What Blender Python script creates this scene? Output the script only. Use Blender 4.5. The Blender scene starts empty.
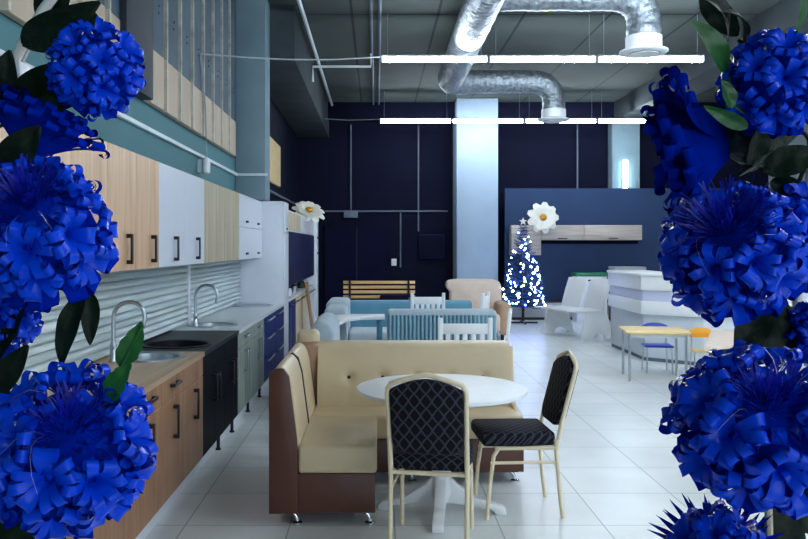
import bpy, bmesh, math, random
from mathutils import Vector, Matrix, Quaternion
random.seed(7)
SC = bpy.context.scene
C = SC.collection
PI = math.pi
R = math.radians

# ------------------------------------------------------------------ helpers
def lin(r, g, b):
    f = lambda v: (v/255/12.92) if v/255 <= .04045 else ((v/255+.055)/1.055)**2.4
    return (f(r), f(g), f(b), 1)

def P(px, py, d):
    """world point seen at pixel (px,py) at depth d in front of the camera"""
    return Vector(((px-377)*d/805, d, 1.6-(py-246.5)*d/805))

class MB:
    def __init__(s): s.bm = bmesh.new()
    def _add(s, b):
        m = bpy.data.meshes.new('tmp'); b.to_mesh(m); b.free()
        s.bm.from_mesh(m); bpy.data.meshes.remove(m); return s
    def box(s, x0, x1, y0, y1, z0, z1, bev=0, seg=2, mat=None):
        b = bmesh.new(); bmesh.ops.create_cube(b, size=1)
        sc = Matrix.Diagonal((x1-x0, y1-y0, z1-z0, 1))
        bmesh.ops.transform(b, matrix=Matrix.Translation(((x0+x1)/2, (y0+y1)/2, (z0+z1)/2)) @ sc, verts=b.verts)
        if bev: bmesh.ops.bevel(b, geom=b.edges[:], offset=bev, segments=seg, profile=.5, affect='EDGES')
        if mat: bmesh.ops.transform(b, matrix=mat, verts=b.verts)
        return s._add(b)
    def tube(s, pts, r, n=8, closed=False, flat=None):
        pts = [Vector(p) for p in pts]; b = bmesh.new(); rings = []; N = len(pts)
        rad = r if isinstance(r, (list, tuple)) else [r]*N
        up = None
        for i, p in enumerate(pts):
            a = pts[(i-1) % N] if (closed or i > 0) else p
            c = pts[(i+1) % N] if (closed or i < N-1) else p
            t = (c-a).normalized()
            if up is None:
                up = t.orthogonal().normalized()
            up = (up - t*up.dot(t)).normalized(); v = t.cross(up)
            rings.append([b.verts.new(p + up*math.cos(2*PI*k/n)*rad[i] + v*math.sin(2*PI*k/n)*rad[i]*(flat or 1)) for k in range(n)])
        for i in range(N if closed else N-1):
            A, B = rings[i], rings[(i+1) % N]
            for k in range(n): b.faces.new((A[k], A[(k+1) % n], B[(k+1) % n], B[k]))
        if not closed:
            b.faces.new(rings[0][::-1]); b.faces.new(rings[-1])
        bmesh.ops.recalc_face_normals(b, faces=b.faces[:])
        return s._add(b)
    def lathe(s, prof, c=(0, 0, 0), n=24, mat=None):
        b = bmesh.new(); rings = []
        for r, z in prof:
            if r < 1e-6: rings.append([b.verts.new((c[0], c[1], c[2]+z))])
            else: rings.append([b.verts.new((c[0]+r*math.cos(2*PI*k/n), c[1]+r*math.sin(2*PI*k/n), c[2]+z)) for k in range(n)])
        for A, B in zip(rings, rings[1:]):
            for k in range(n):
                k2 = (k+1) % n
                if len(A) == 1 and len(B) > 1: b.faces.new((A[0], B[k2], B[k]))
                elif len(B) == 1 and len(A) > 1: b.faces.new((A[k], A[k2], B[0]))
                elif len(A) > 1: b.faces.new((A[k], A[k2], B[k2], B[k]))
        bmesh.ops.recalc_face_normals(b, faces=b.faces[:])
        if mat: bmesh.ops.transform(b, matrix=mat, verts=b.verts)
        return s._add(b)
    def prism(s, poly, plane, a0, a1, bev=0, seg=2):
        b = bmesh.new()
        def mk(u, v, a): return {'xy': (u, v, a), 'xz': (u, a, v), 'yz': (a, u, v)}[plane]
        f0 = b.faces.new([b.verts.new(mk(u, v, a0)) for u, v in poly])
        ex = bmesh.ops.extrude_face_region(b, geom=[f0])
        d = Vector(mk(0, 0, a1-a0))
        bmesh.ops.translate(b, vec=d, verts=[g for g in ex['geom'] if isinstance(g, bmesh.types.BMVert)])
        bmesh.ops.recalc_face_normals(b, faces=b.faces[:])
        if bev: bmesh.ops.bevel(b, geom=b.edges[:], offset=bev, segments=seg, profile=.5, affect='EDGES')
        return s._add(b)
    def grid(s, fn, nu, nv):
        b = bmesh.new()
        V = [[b.verts.new(fn(i/(nu-1), j/(nv-1))) for j in range(nv)] for i in range(nu)]
        for i in range(nu-1):
            for j in range(nv-1): b.faces.new((V[i][j], V[i+1][j], V[i+1][j+1], V[i][j+1]))
        return s._add(b)
    def sphere(s, c, r, sx=1, sy=1, sz=1, u=12, v=8):
        b = bmesh.new(); bmesh.ops.create_uvsphere(b, u_segments=u, v_segments=v, radius=r)
        bmesh.ops.transform(b, matrix=Matrix.Translation(c) @ Matrix.Diagonal((sx, sy, sz, 1)), verts=b.verts)
        return s._add(b)
    def xform(s, m): bmesh.ops.transform(s.bm, matrix=m, verts=s.bm.verts); return s
    def bounds(s):
        c = [v.co for v in s.bm.verts]
        return [min(v[i] for v in c) for i in range(3)], [max(v[i] for v in c) for i in range(3)]
    def mesh(s, name, mat, ang=40):
        m = bpy.data.meshes.new(name); s.bm.to_mesh(m); s.bm.free()
        for p in m.polygons: p.use_smooth = True
        m.set_sharp_from_angle(angle=R(ang))
        m.materials.append(mat); return m

def tag(o, label=None, cat=None, group=None, kind=None):
    if label: o['label'] = label
    if cat: o['category'] = cat
    if group: o['group'] = group
    if kind: o['kind'] = kind
    return o
def thing(name, loc, label, cat, group=None):
    o = bpy.data.objects.new(name, None); C.objects.link(o)
    o.location = loc; o.empty_display_size = .1
    return tag(o, label, cat, group)
def top(o):
    while o.parent: o = o.parent
    return o
def part(name, mb, mat, parent, label=None, kind=None, ang=40):
    mb.xform(Matrix.Translation(-top(parent).location))
    o = bpy.data.objects.new(name, mb.mesh(name, mat, ang)); C.objects.link(o); o.parent = parent
    return tag(o, label, None, None, kind)
def solo(name, mb, mat, label, cat, group=None, kind=None, ang=40):
    a, b = mb.bounds(); loc = Vector(((a[0]+b[0])/2, (a[1]+b[1])/2, a[2]))
    mb.xform(Matrix.Translation(-loc))
    o = bpy.data.objects.new(name, mb.mesh(name, mat, ang)); C.objects.link(o); o.location = loc
    return tag(o, label, cat, group, kind)
def struct(name, mb, mat, parent=None, ang=40):
    o = bpy.data.objects.new(name, mb.mesh(name, mat, ang)); C.objects.link(o)
    if parent: o.parent = parent
    else: o['kind'] = 'structure'
    return o
def dup(root, loc, rotz=None, label=None, group=None):
    r = root.copy(); C.objects.link(r); r.location = loc
    if rotz is not None: r.rotation_euler = (0, 0, rotz)
    if label: r['label'] = label
    if group: r['group'] = group
    for ch in list(root.children):
        c = ch.copy(); C.objects.link(c); c.parent = r
        for g in list(ch.children):
            d = g.copy(); C.objects.link(d); d.parent = c
    return r

# ------------------------------------------------------------------ materials
class NT:
    def __init__(s, name):
        s.m = bpy.data.materials.new(name); s.m.use_nodes = True
        s.t = s.m.node_tree; s.b = s.t.nodes['Principled BSDF']; s.out = s.t.nodes['Material Output']
    def n(s, typ, **kw):
        x = s.t.nodes.new(typ)
        for k, v in kw.items(): setattr(x, k, v)
        return x
    def l(s, a, b): s.t.links.new(a, b)
    def math(s, op, a, b=None):
        x = s.n('ShaderNodeMath', operation=op)
        for i, v in enumerate((a, b)):
            if v is None: continue
            if isinstance(v, (int, float)): x.inputs[i].default_value = v
            else: s.l(v, x.inputs[i])
        return x.outputs[0]

def pm(name, rgb, rough=.5, metal=0, var=.06, vscale=8, bump=0, bscale=60, stretch=(1, 1, 1), spec=.5, coat=0, trans=0, sheen=0, ior=1.5):
    k = NT(name); b = k.b; c = lin(*rgb)
    tc = k.n('ShaderNodeTexCoord'); mp = k.n('ShaderNodeMapping'); mp.inputs['Scale'].default_value = stretch
    k.l(tc.outputs['Object'], mp.inputs[0])
    nz = k.n('ShaderNodeTexNoise'); nz.inputs['Scale'].default_value = vscale; nz.inputs['Detail'].default_value = 4
    k.l(mp.outputs[0], nz.inputs['Vector'])
    cr = k.n('ShaderNodeValToRGB')
    cr.color_ramp.elements[0].position = .3; cr.color_ramp.elements[1].position = .7
    cr.color_ramp.elements[0].color = (*[v*(1-var) for v in c[:3]], 1)
    cr.color_ramp.elements[1].color = (*[min(1, v*(1+var)) for v in c[:3]], 1)
    k.l(nz.outputs['Fac'], cr.inputs[0]); k.l(cr.outputs[0], b.inputs['Base Color'])
    b.inputs['Roughness'].default_value = rough; b.inputs['Metallic'].default_value = metal
    b.inputs['Specular IOR Level'].default_value = spec; b.inputs['IOR'].default_value = ior
    b.inputs['Coat Weight'].default_value = coat; b.inputs['Sheen Weight'].default_value = sheen
    if bump:
        n2 = k.n('ShaderNodeTexNoise'); n2.inputs['Scale'].default_value = bscale; n2.inputs['Detail'].default_value = 3
        k.l(mp.outputs[0], n2.inputs['Vector'])
        bp = k.n('ShaderNodeBump'); bp.inputs['Strength'].default_value = bump; bp.inputs['Distance'].default_value = .03 if 'foil' in name else .01
        k.l(n2.outputs['Fac'], bp.inputs['Height']); k.l(bp.outputs[0], b.inputs['Normal'])
    if trans:
        tr = k.n('ShaderNodeBsdfTranslucent'); k.l(cr.outputs[0], tr.inputs[0])
        mx = k.n('ShaderNodeMixShader'); mx.inputs[0].default_value = trans
        k.l(b.outputs[0], mx.inputs[1]); k.l(tr.outputs[0], mx.inputs[2]); k.l(mx.outputs[0], k.out.inputs[0])
    return k.m

def wood(name, c1, c2, rough=.5, axis='z', scale=14, bump=.05):
    k = NT(name); tc = k.n('ShaderNodeTexCoord'); mp = k.n('ShaderNodeMapping')
    st = {'z': (1, 1, .07), 'y': (1, .07, 1), 'x': (.07, 1, 1)}[axis]; mp.inputs['Scale'].default_value = st
    k.l(tc.outputs['Object'], mp.inputs[0])
    nz = k.n('ShaderNodeTexNoise'); nz.inputs['Scale'].default_value = scale; nz.inputs['Detail'].default_value = 6; nz.inputs['Distortion'].default_value = .6
    k.l(mp.outputs[0], nz.inputs['Vector'])
    cr = k.n('ShaderNodeValToRGB'); cr.color_ramp.elements[0].position = .32; cr.color_ramp.elements[1].position = .68
    cr.color_ramp.elements[0].color = lin(*c1); cr.color_ramp.elements[1].color = lin(*c2)
    k.l(nz.outputs['Fac'], cr.inputs[0]); k.l(cr.outputs[0], k.b.inputs['Base Color'])
    k.b.inputs['Roughness'].default_value = rough
    bp = k.n('ShaderNodeBump'); bp.inputs['Strength'].default_value = bump; bp.inputs['Distance'].default_value = .003
    k.l(nz.outputs['Fac'], bp.inputs['Height']); k.l(bp.outputs[0], k.b.inputs['Normal'])
    return k.m

def emit(name, rgb, strength):
    k = NT(name); k.b.inputs['Base Color'].default_value = lin(*rgb)
    k.b.inputs['Emission Color'].default_value = lin(*rgb); k.b.inputs['Emission Strength'].default_value = strength
    return k.m

def tiles(name, rgb, grout, w, h, off, mortar, rough, bump=.1):
    k = NT(name); tc = k.n('ShaderNodeTexCoord'); mp = k.n('ShaderNodeMapping'); mp.inputs['Location'].default_value = off
    k.l(tc.outputs['Object'], mp.inputs[0])
    br = k.n('ShaderNodeTexBrick', offset=0, squash=1)
    br.inputs['Scale'].default_value = 1; br.inputs['Brick Width'].default_value = w; br.inputs['Row Height'].default_value = h
    br.inputs['Mortar Size'].default_value = mortar; br.inputs['Mortar Smooth'].default_value = .1; br.inputs['Bias'].default_value = -.2
    c = lin(*rgb)
    br.inputs['Color1'].default_value = c; br.inputs['Color2'].default_value = (*[v*.93 for v in c[:3]], 1); br.inputs['Mortar'].default_value = lin(*grout)
    k.l(mp.outputs[0], br.inputs['Vector'])
    nz = k.n('ShaderNodeTexNoise'); nz.inputs['Scale'].default_value = 2.2; nz.inputs['Detail'].default_value = 6
    k.l(tc.outputs['Object'], nz.inputs['Vector'])
    cr = k.n('ShaderNodeValToRGB'); cr.color_ramp.elements[0].position = .3; cr.color_ramp.elements[1].position = .7
    cr.color_ramp.elements[0].color = (.88, .88, .88, 1); cr.color_ramp.elements[1].color = (1, 1, 1, 1); k.l(nz.outputs['Fac'], cr.inputs[0])
    mx = k.n('ShaderNodeMix', data_type='RGBA', blend_type='MULTIPLY'); mx.inputs[0].default_value = 1
    k.l(br.outputs['Color'], mx.inputs[6]); k.l(cr.outputs[0], mx.inputs[7]); k.l(mx.outputs[2], k.b.inputs['Base Color'])
    k.b.inputs['Roughness'].default_value = rough
    bp = k.n('ShaderNodeBump', invert=True); bp.inputs['Strength'].default_value = bump; bp.inputs['Distance'].default_value = .004
    k.l(br.outputs['Fac'], bp.inputs['Height']); k.l(bp.outputs[0], k.b.inputs['Normal'])
    return k.m

def lattice(name, base, line, pitch):
    """dark upholstery with a woven diamond trellis (object x and z)"""
    k = NT(name); tc = k.n('ShaderNodeTexCoord'); sp = k.n('ShaderNodeSeparateXYZ'); k.l(tc.outputs['Object'], sp.inputs[0])
    yz = k.math('ADD', sp.outputs['Z'], sp.outputs['Y'])
    h = k.math('MULTIPLY', sp.outputs['X'], 1/pitch); v = k.math('MULTIPLY', yz, 1/pitch*1.05)
    vv = None
    def lines(sgn):
        s_ = k.math('ADD' if sgn > 0 else 'SUBTRACT', h, v)
        w = k.math('MULTIPLY', k.math('SINE', k.math('MULTIPLY', v, 2*PI)), .04*sgn)
        f = k.math('FRACT', k.math('ADD', s_, w))
        return k.math('ABSOLUTE', k.math('SUBTRACT', f, .5))
    mx = k.math('MAXIMUM', lines(1), lines(-1))
    cr = k.n('ShaderNodeValToRGB'); cr.color_ramp.elements[0].position = .36; cr.color_ramp.elements[1].position = .47
    cr.color_ramp.elements[0].color = lin(*base); cr.color_ramp.elements[1].color = lin(*line)
    k.l(mx, cr.inputs[0]); k.l(cr.outputs[0], k.b.inputs['Base Color'])
    k.b.inputs['Roughness'].default_value = .8; k.b.inputs['Specular IOR Level'].default_value = .2
    bp = k.n('ShaderNodeBump'); bp.inputs['Strength'].default_value = .25; bp.inputs['Distance'].default_value = .003
    k.l(mx, bp.inputs['Height']); k.l(bp.outputs[0], k.b.inputs['Normal'])
    return k.m

M = {}
M['floor'] = tiles('floor_tile', (230, 234, 234), (160, 168, 172), .6, .6, (-.1, -.42, 0), .004, .28)
M['ceiling'] = tiles('concrete_slab', (72, 82, 80), (30, 36, 38), 1.2, 6.2, (.35, 1.2, 0), .02, .9, .4)
M['concrete'] = pm('beam_concrete', (56, 66, 72), .9, var=.25, vscale=2, bump=.3, bscale=20)
M['teal'] = pm('teal_wall', (78, 124, 132), .8, var=.05, vscale=1.5, bump=.05)
M['navy'] = pm('navy_wall', (6, 9, 34), .8, var=.12, vscale=1.2, spec=.15)
M['bluewall'] = pm('blue_partition', (44, 64, 98), .7, var=.05, vscale=1, spec=.2)
M['paleblue'] = pm('pale_column', (156, 176, 196), .8, var=.05, vscale=2)
M['colblue'] = pm('grey_blue_column', (118, 142, 152), .8, var=.08, vscale=2)
M['greywall'] = pm('grey_wall', (170, 180, 186), .8, var=.05, vscale=1.5)
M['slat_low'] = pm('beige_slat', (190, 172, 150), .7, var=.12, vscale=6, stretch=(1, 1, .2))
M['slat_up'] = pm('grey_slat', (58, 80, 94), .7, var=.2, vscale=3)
M['slat_edge'] = pm('lit_slat_edge', (205, 196, 180), .7, var=.15, vscale=10, bump=.2)
M['oak_up'] = wood('warm_oak', (196, 152, 112), (222, 184, 146), .45)
M['oak_base'] = wood('brown_oak', (138, 98, 70), (176, 132, 98), .45)
M['oak_top'] = wood('oak_worktop', (176, 146, 112), (208, 180, 146), .35, 'y')
M['pale_oak'] = wood('pale_oak', (158, 144, 116), (196, 182, 152), .5, scale=20)
M['grey_wood'] = wood('grey_green_wood', (112, 122, 115), (152, 161, 152), .5, scale=18)
M['beige_wood'] = wood('beige_wood', (188, 168, 136), (214, 198, 168), .5, scale=14)
M['shelf_wood'] = wood('ashen_wood', (168, 156, 148), (200, 190, 180), .5, 'x')
M['bench_wood'] = wood('pine_slat', (206, 160, 104), (238, 200, 142), .5, 'x')
M['desk_wood'] = wood('birch_desk', (220, 186, 120), (238, 210, 150), .4, 'x')
M['plank'] = wood('brown_plank', (140, 98, 66), (176, 130, 92), .6)
M['black_gloss'] = pm('black_gloss', (7, 8, 18), .55, var=.1, spec=.05)
M['black_top'] = pm('black_worktop', (14, 16, 26), .4, var=.3, vscale=120, spec=.2)
M['blue_gloss'] = pm('blue_gloss', (14, 36, 104), .45, var=.05, spec=.1)
M['white_gloss'] = pm('white_laminate', (222, 226, 236), .3, var=.02)
M['white_top'] = pm('white_worktop', (214, 218, 224), .3, var=.05, vscale=60)
M['white_paint'] = pm('white_paint', (232, 234, 236), .4, var=.02)
M['lavender'] = pm('lavender_band', (198, 204, 228), .5, var=.02)
M['counter_base'] = pm('pale_grey_panel', (196, 204, 210), .5, var=.03)
M['rib'] = pm('ribbed_tile', (196, 210, 212), .35, var=.12, vscale=7, stretch=(1, .25, 3))
M['steel'] = pm('brushed_steel', (186, 194, 200), .28, 1, var=.08, vscale=30)
M['chrome'] = pm('chrome', (210, 214, 218), .12, 1, var=.02)
M['black_metal'] = pm('black_metal', (16, 15, 17), .4, var=.1)
M['foil'] = pm('foil_duct', (150, 160, 168), .48, .85, var=.35, vscale=16, bump=1, bscale=18)
M['lamp_white'] = pm('white_housing', (225, 230, 235), .4)
M['cable'] = pm('grey_cable', (150, 160, 168), .6)
M['conduit'] = pm('grey_conduit', (96, 108, 124), .6)
M['conduit_white'] = pm('white_conduit', (214, 222, 228), .5)
M['cream'] = pm('cream_leatherette', (206, 187, 153), .42, var=.05, vscale=4, bump=.12, bscale=14)
M['brown'] = pm('brown_leatherette', (82, 47, 33), .45, var=.1, vscale=5, bump=.08, bscale=120)
M['tan'] = pm('tan_leatherette', (158, 122, 96), .5, var=.08)
M['chair_metal'] = pm('cream_enamel', (232, 216, 182), .35, var=.03)
M['fabric'] = lattice('trellis_fabric', (9, 8, 14), (60, 61, 76), .06)
M['piping'] = pm('dark_piping', (30, 24, 24), .6)
M['teal_cloth'] = pm('teal_upholstery', (92, 146, 170), .85, var=.06, bump=.15, bscale=200, sheen=.2)
M['grey_cloth'] = pm('grey_blue_upholstery', (168, 184, 194), .85, var=.06, bump=.15, bscale=200, sheen=.2)
M['pleat_cloth'] = pm('pleated_upholstery', (122, 160, 176), .85, var=.08, bump=.15, bscale=200)
M['pale_cloth'] = pm('pale_grey_upholstery', (206, 214, 220), .85, var=.05, bump=.15, bscale=200)
M['arm_cloth'] = pm('beige_upholstery', (214, 196, 182), .8, var=.06, bump=.15, bscale=100)
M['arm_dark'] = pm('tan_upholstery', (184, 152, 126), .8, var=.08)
M['blue_plastic'] = pm('blue_plastic', (22, 50, 190), .35, var=.03)
M['orange_plastic'] = pm('orange_plastic', (240, 160, 30), .4, var=.03)
M['green_dark'] = pm('dark_green_metal', (14, 44, 34), .45)
M['green_lid'] = pm('green_edge', (20, 120, 76), .4)
M['greybox'] = pm('grey_laminate', (170, 172, 178), .5)
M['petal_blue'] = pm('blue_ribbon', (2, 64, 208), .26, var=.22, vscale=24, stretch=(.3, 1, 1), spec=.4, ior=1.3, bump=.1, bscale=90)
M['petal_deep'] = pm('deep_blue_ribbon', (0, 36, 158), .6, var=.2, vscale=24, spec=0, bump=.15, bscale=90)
M['thread'] = pm('violet_blue_thread', (14, 26, 160), .45, var=.4, vscale=60, trans=.05, spec=.3)
M['tinsel'] = pm('silver_thread', (196, 200, 226), .25, .6)
M['leaf_dark'] = pm('dark_leaf', (13, 30, 16), .55, var=.45, vscale=22, bump=.6, bscale=30, trans=.05, spec=.2)
M['leaf'] = pm('green_leaf', (32, 92, 36), .42, var=.35, vscale=14, bump=.4, bscale=26, trans=.2)
M['calyx'] = pm('calyx_green', (24, 40, 24), .65, var=.4, vscale=40, bump=.8, bscale=60)
M['pole'] = pm('white_pole', (216, 212, 202), .5, var=.06)
M['stick'] = pm('beige_stick', (198, 184, 156), .6, var=.1)
M['flower_white'] = pm('white_petal', (244, 242, 232), .5, var=.03, trans=.15)
M['flower_gold'] = pm('golden_centre', (196, 138, 30), .7, var=.3, vscale=50, bump=.5)
M['fir'] = pm('fir_needles', (30, 60, 100), .7, var=.4, vscale=20)  # blue glow of the tree lights put into the needle colour
M['screen'] = pm('dark_navy_panel', (14, 20, 62), .5, var=.08, spec=.1)
M['switch'] = pm('switch_white', (220, 222, 224), .5)
M['tube'] = emit('tube_glow', (232, 244, 255), 44)
M['tube_wall'] = emit('wall_tube_glow', (214, 240, 255), 14)
M['led'] = emit('tree_led', (190, 215, 255), 26)
M['led_blue'] = emit('tree_led_blue', (60, 100, 255), 30)
M['front_frame'] = pm('shopfront_frame', (90, 96, 100), .5)

# ------------------------------------------------------------------ room shell
XL, XR, YF, YB, ZC = -1.81, 9.0, -5.0, 18.5, 4.83
struct('floor', MB().box(XL-.2, XR+.2, YF-.2, YB+.2, -.1, 0), M['floor'])
struct('ceiling', MB().box(XL-.2, XR+.2, YF-.2, YB+.2, ZC, ZC+.2), M['ceiling'])
struct('wall_left', MB().box(XL-.2, XL, YF, 10.75, 0, ZC), M['teal'])
struct('wall_left_far', MB().box(XL-.2, XL, 10.75, YB, 0, ZC), M['navy'])
struct('wall_back', MB().box(XL-.2, XR+.2, YB, YB+.2, 0, ZC), M['navy'])
struct('wall_right', MB().box(XR, XR+.2, YF, YB, 0, ZC), M['greywall'])
wf = MB().box(XL-.2, XR+.2, YF-.2, YF, 0, .3).box(XL-.2, XR+.2, YF-.2, YF, 4.3, ZC).box(XL-.2, 1.2, YF-.2, YF, .3, 4.3)  # unseen front wall; opening kept to the right so the left aisle stays dim
struct('wall_front', wf, M['greywall'])
fr = MB()
for i in range(6): fr.box(1.24+i*1.55-.04, 1.24+i*1.55+.04, YF-.14, YF-.06, .3, 4.3)
fr.box(1.2, 9, YF-.14, YF-.06, 2.6, 2.68)
struct('window_2', fr, M['front_frame'])
struct('wall_partition', MB().box(2.86, XR-.002, 18.0, 18.12, 0, 2.9), M['bluewall'])
struct('trim_1', MB().box(1.74, 2.64, 17.55, 18.49, 0, ZC-.001, .01), M['paleblue'])
struct('trim_2', MB().box(5.3, 5.92, 18.13, 18.49, 0, ZC-.001, .01), M['colblue'])
struct('trim_3', MB().box(XL+.001, -1.43, 10.3, 10.75, 2.2, ZC-.001, .008), M['colblue'])
struct('trim_4', MB().box(XL+.001, -1.1, 10.76, YB-.001, 4.1, ZC-.001, .01), M['concrete'])
struct('trim_5', MB().box(5.3, 5.95, 6.0, 18.12, 4.42, ZC-.001, .01), M['concrete'])
struct('trim_6', MB().box(XL+.001, XR-.002, 18.0, 18.49, 4.46, ZC-.001, .01), M['navy'])
struct('baseboard_back', MB().box(2.87, XR-.01, 17.985, 17.999, 0, .09), M['conduit'])
# dark double door in the back wall
d1 = struct('door_1', MB().box(-1.12, .22, 18.44, 18.495, 0, 2.02), pm('door_navy', (12, 15, 44), .8, spec=.1))
fr = MB().box(-1.2, -1.12, 18.42, 18.495, 0, 2.1).box(.22, .3, 18.42, 18.495, 0, 2.1).box(-1.12, .22, 18.42, 18.495, 2.02, 2.1)
struct('door_frame', fr, M['navy'], d1)
struct('door_seam', MB().box(-.47, -.455, 18.435, 18.445, 0, 2.02), M['black_metal'], d1)

# slatted high window band along the left wall
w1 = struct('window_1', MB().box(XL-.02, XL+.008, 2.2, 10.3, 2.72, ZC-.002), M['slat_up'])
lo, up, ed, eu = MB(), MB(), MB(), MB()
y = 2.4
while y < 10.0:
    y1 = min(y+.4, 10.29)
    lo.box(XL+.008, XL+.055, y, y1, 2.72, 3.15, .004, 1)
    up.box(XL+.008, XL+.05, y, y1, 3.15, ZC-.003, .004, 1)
    ed.box(XL+.008, XL+.068, y-.03, y, 2.72, 3.15, .004, 1); eu.box(XL+.008, XL+.068, y-.03, y, 3.15, ZC-.003, .004, 1)  # narrow camera-facing edges coloured paler, as if catching the light
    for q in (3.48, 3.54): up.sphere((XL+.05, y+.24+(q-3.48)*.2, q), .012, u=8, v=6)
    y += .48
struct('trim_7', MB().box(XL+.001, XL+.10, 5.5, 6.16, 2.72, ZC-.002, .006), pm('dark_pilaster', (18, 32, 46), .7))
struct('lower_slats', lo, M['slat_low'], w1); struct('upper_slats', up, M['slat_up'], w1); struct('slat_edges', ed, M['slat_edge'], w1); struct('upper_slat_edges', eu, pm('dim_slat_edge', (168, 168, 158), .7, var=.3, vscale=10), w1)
w3 = struct('window_3', MB().box(XL, XL+.05, 13.1, 14.7, 2.68, 3.42, .01), pm('lit_beige_panel', (226, 196, 142), .7, var=.08))
# conduits on walls
solo('conduit_rail', MB().box(XL+.001, XL+.035, 2.3, 10.27, 2.5, 2.535, .006).box(XL+.001, -1.4, 10.268, 10.299, 2.5, 2.535, .006), M['conduit_white'],
     'white conduit rail running along the teal left wall above cupboards', 'conduit')
solo('conduit_rail', MB().box(XL+.001, XL+.05, 10.8, 18.4, 2.5, 2.54, .008), M['conduit'], 'grey conduit rail on the dark wall beyond the left column', 'conduit')
jb = thing('junction_box', (XL+.08, 8.15, 2.36), 'white oval junction box hanging from the conduit rail on left wall', 'electrical box')
part('box_body', MB().box(XL+.051, XL+.115, 8.08, 8.22, 2.33, 2.5, .03, 3).box(XL, XL+.06, 8.12, 8.18, 2.35, 2.48), M['conduit_white'], jb)
part('cable', MB().tube([(XL+.085, 8.15, 2.49), (XL+.085, 8.1, 3.0), (XL+.06, 7.98, 3.51)], .008, 6), M['cable'], jb)
bc = MB()
solo('wall_conduit', MB().tube([(-1.2, 18.47, 2.41), (1.62, 18.47, 2.41)], .02, 6), M['conduit'], 'long horizontal grey conduit on the dark back wall', 'conduit')
solo('wall_conduit', MB().tube([(-.6, 18.47, 2.44), (-.6, 18.47, 4.4)], .018, 6), M['conduit'], 'vertical conduit rising from box above the dark double door', 'conduit')
solo('wall_conduit', MB().tube([(.95, 18.47, 1.95), (.95, 18.47, 4.4)], .018, 6), M['conduit'], 'vertical conduit rising from the dark fuse box left of pale column', 'conduit')
solo('wall_conduit', MB().tube([(.54, 18.47, 2.38), (.54, 18.47, 1.12)], .018, 6), M['conduit'], 'short conduit dropping down beside the dark double door', 'conduit')
solo('wall_conduit', MB().tube([(4.6, 18.47, 2.9), (4.6, 18.47, 4.4)], .018, 6), M['conduit'], 'vertical conduit above the blue partition right of pale column', 'conduit')
solo('junction_box', MB().box(-.76, -.44, 18.42, 18.4995, 2.26, 2.42, .01), M['conduit'], 'small grey junction box above the dark double door', 'electrical box')
fb = thing('fuse_box', (1.25, 18.44, 1.3), 'dark fuse box on the back wall left of pale column', 'electrical box')
part('box_body', MB().box(.96, 1.54, 18.4, 18.4995, 1.32, 1.88, .01), M['screen'], fb)
part('box_door', MB().box(.99, 1.51, 18.385, 18.4, 1.35, 1.85, .005), M['navy'], fb)
solo('light_switch', MB().box(.33, .45, 18.47, 18.495, 1.16, 1.32, .008), M['switch'], 'small white light switch beside the dark double door', 'switch')

# ------------------------------------------------------------------ kitchen row along the left wall
XB, XU = -1.21, -1.49
def vhandle(x, y, z0, z1, t=.014):
    m = MB(); m.box(x+.024, x+.036, y-t, y+t, z0, z1, .003, 1)
    for z in (z0+.012, z1-.012): m.box(x, x+.03, y-t, y+t, z-.012, z+.012, .003, 1)
    return m
def hhandle(x, y0, y1, z, t=.01):
    m = MB(); m.box(x+.022, x+.032, y0, y1, z-t, z+t, .003, 1)
    for y in (y0+.012, y1-.012): m.box(x, x+.026, y-.012, y+.012, z-t, z+t, .003, 1)
    return m
def carcass(x0, x1, y0, y1, z0, z1, closed=False):
    m = MB(); t = .016
    m.box(x0, x1, y0, y0+t, z0, z1).box(x0, x1, y1-t, y1, z0, z1).box(x0, x0+t, y0, y1, z0, z1).box(x0, x1, y0, y1, z0, z0+t)
    m.box(x1-t, x1, y0, y1, z1-.06, z1)
    if closed: m.box(x0, x1, y0, y1, z1-t, z1)
    return m
def base_cabinet(y0, y1, mat, label, group, doors=1, drawer='pull', hmat='black_metal', style='v'):
    t = thing('base_cabinet', (-1.5, (y0+y1)/2, 0), label, 'cabinet', group)
    g = .002
    part('body', carcass(XL+.002, XB-.02, y0+.001, y1-.001, .13, .838), mat, t)
    part('plinth', MB().box(-1.30, -1.275, y0+.001, y1-.001, .0, .13), M['white_gloss'], t)
    for yy in ((y1-.06,) if group[0] in 'bg' and 'oak' not in group else ()): part('leg', MB().lathe([(0, 0), (.022, 0), (.022, .012), (.014, .02), (.014, .13), (0, .13)], (-1.25, yy, 0), 10), M['black_metal'], t)
    zs = .70 if drawer else .838
    if style == 'drawers':
        for a, b in ((.135, .40), (.404, .64), (.644, .836)):
            dr = part('drawer', MB().box(XB-.02, XB, y0+g, y1-g, a, b, .002, 1), mat, t)
            part('handle', hhandle(XB, y0+.2, y1-.2, b-.05), M[hmat], dr)
        return t
    if drawer:
        dr = part('drawer', MB().box(XB-.02, XB, y0+g, y1-g, zs+.004, .836, .002, 1), mat, t)
        if drawer == 'pull': part('handle', hhandle(XB, (y0+y1)/2-.08, (y0+y1)/2+.08, .785), M[hmat], dr)
    w = (y1-y0)/doors
    for i in range(doors):
        a, b = y0+i*w+g, y0+(i+1)*w-g
        dd = part('door', MB().box(XB-.02, XB, a, b, .135, zs, .002, 1), mat, t)
        if doors == 1: hy = (a+b)/2
        else: hy = b-.06 if i % 2 == 0 else a+.06
        part('handle', vhandle(XB, hy, zs-.24, zs-.04, .012), M[hmat], dd)
    return t
oakg = 'brown oak base cabinets of the nearest kitchen'
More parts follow.
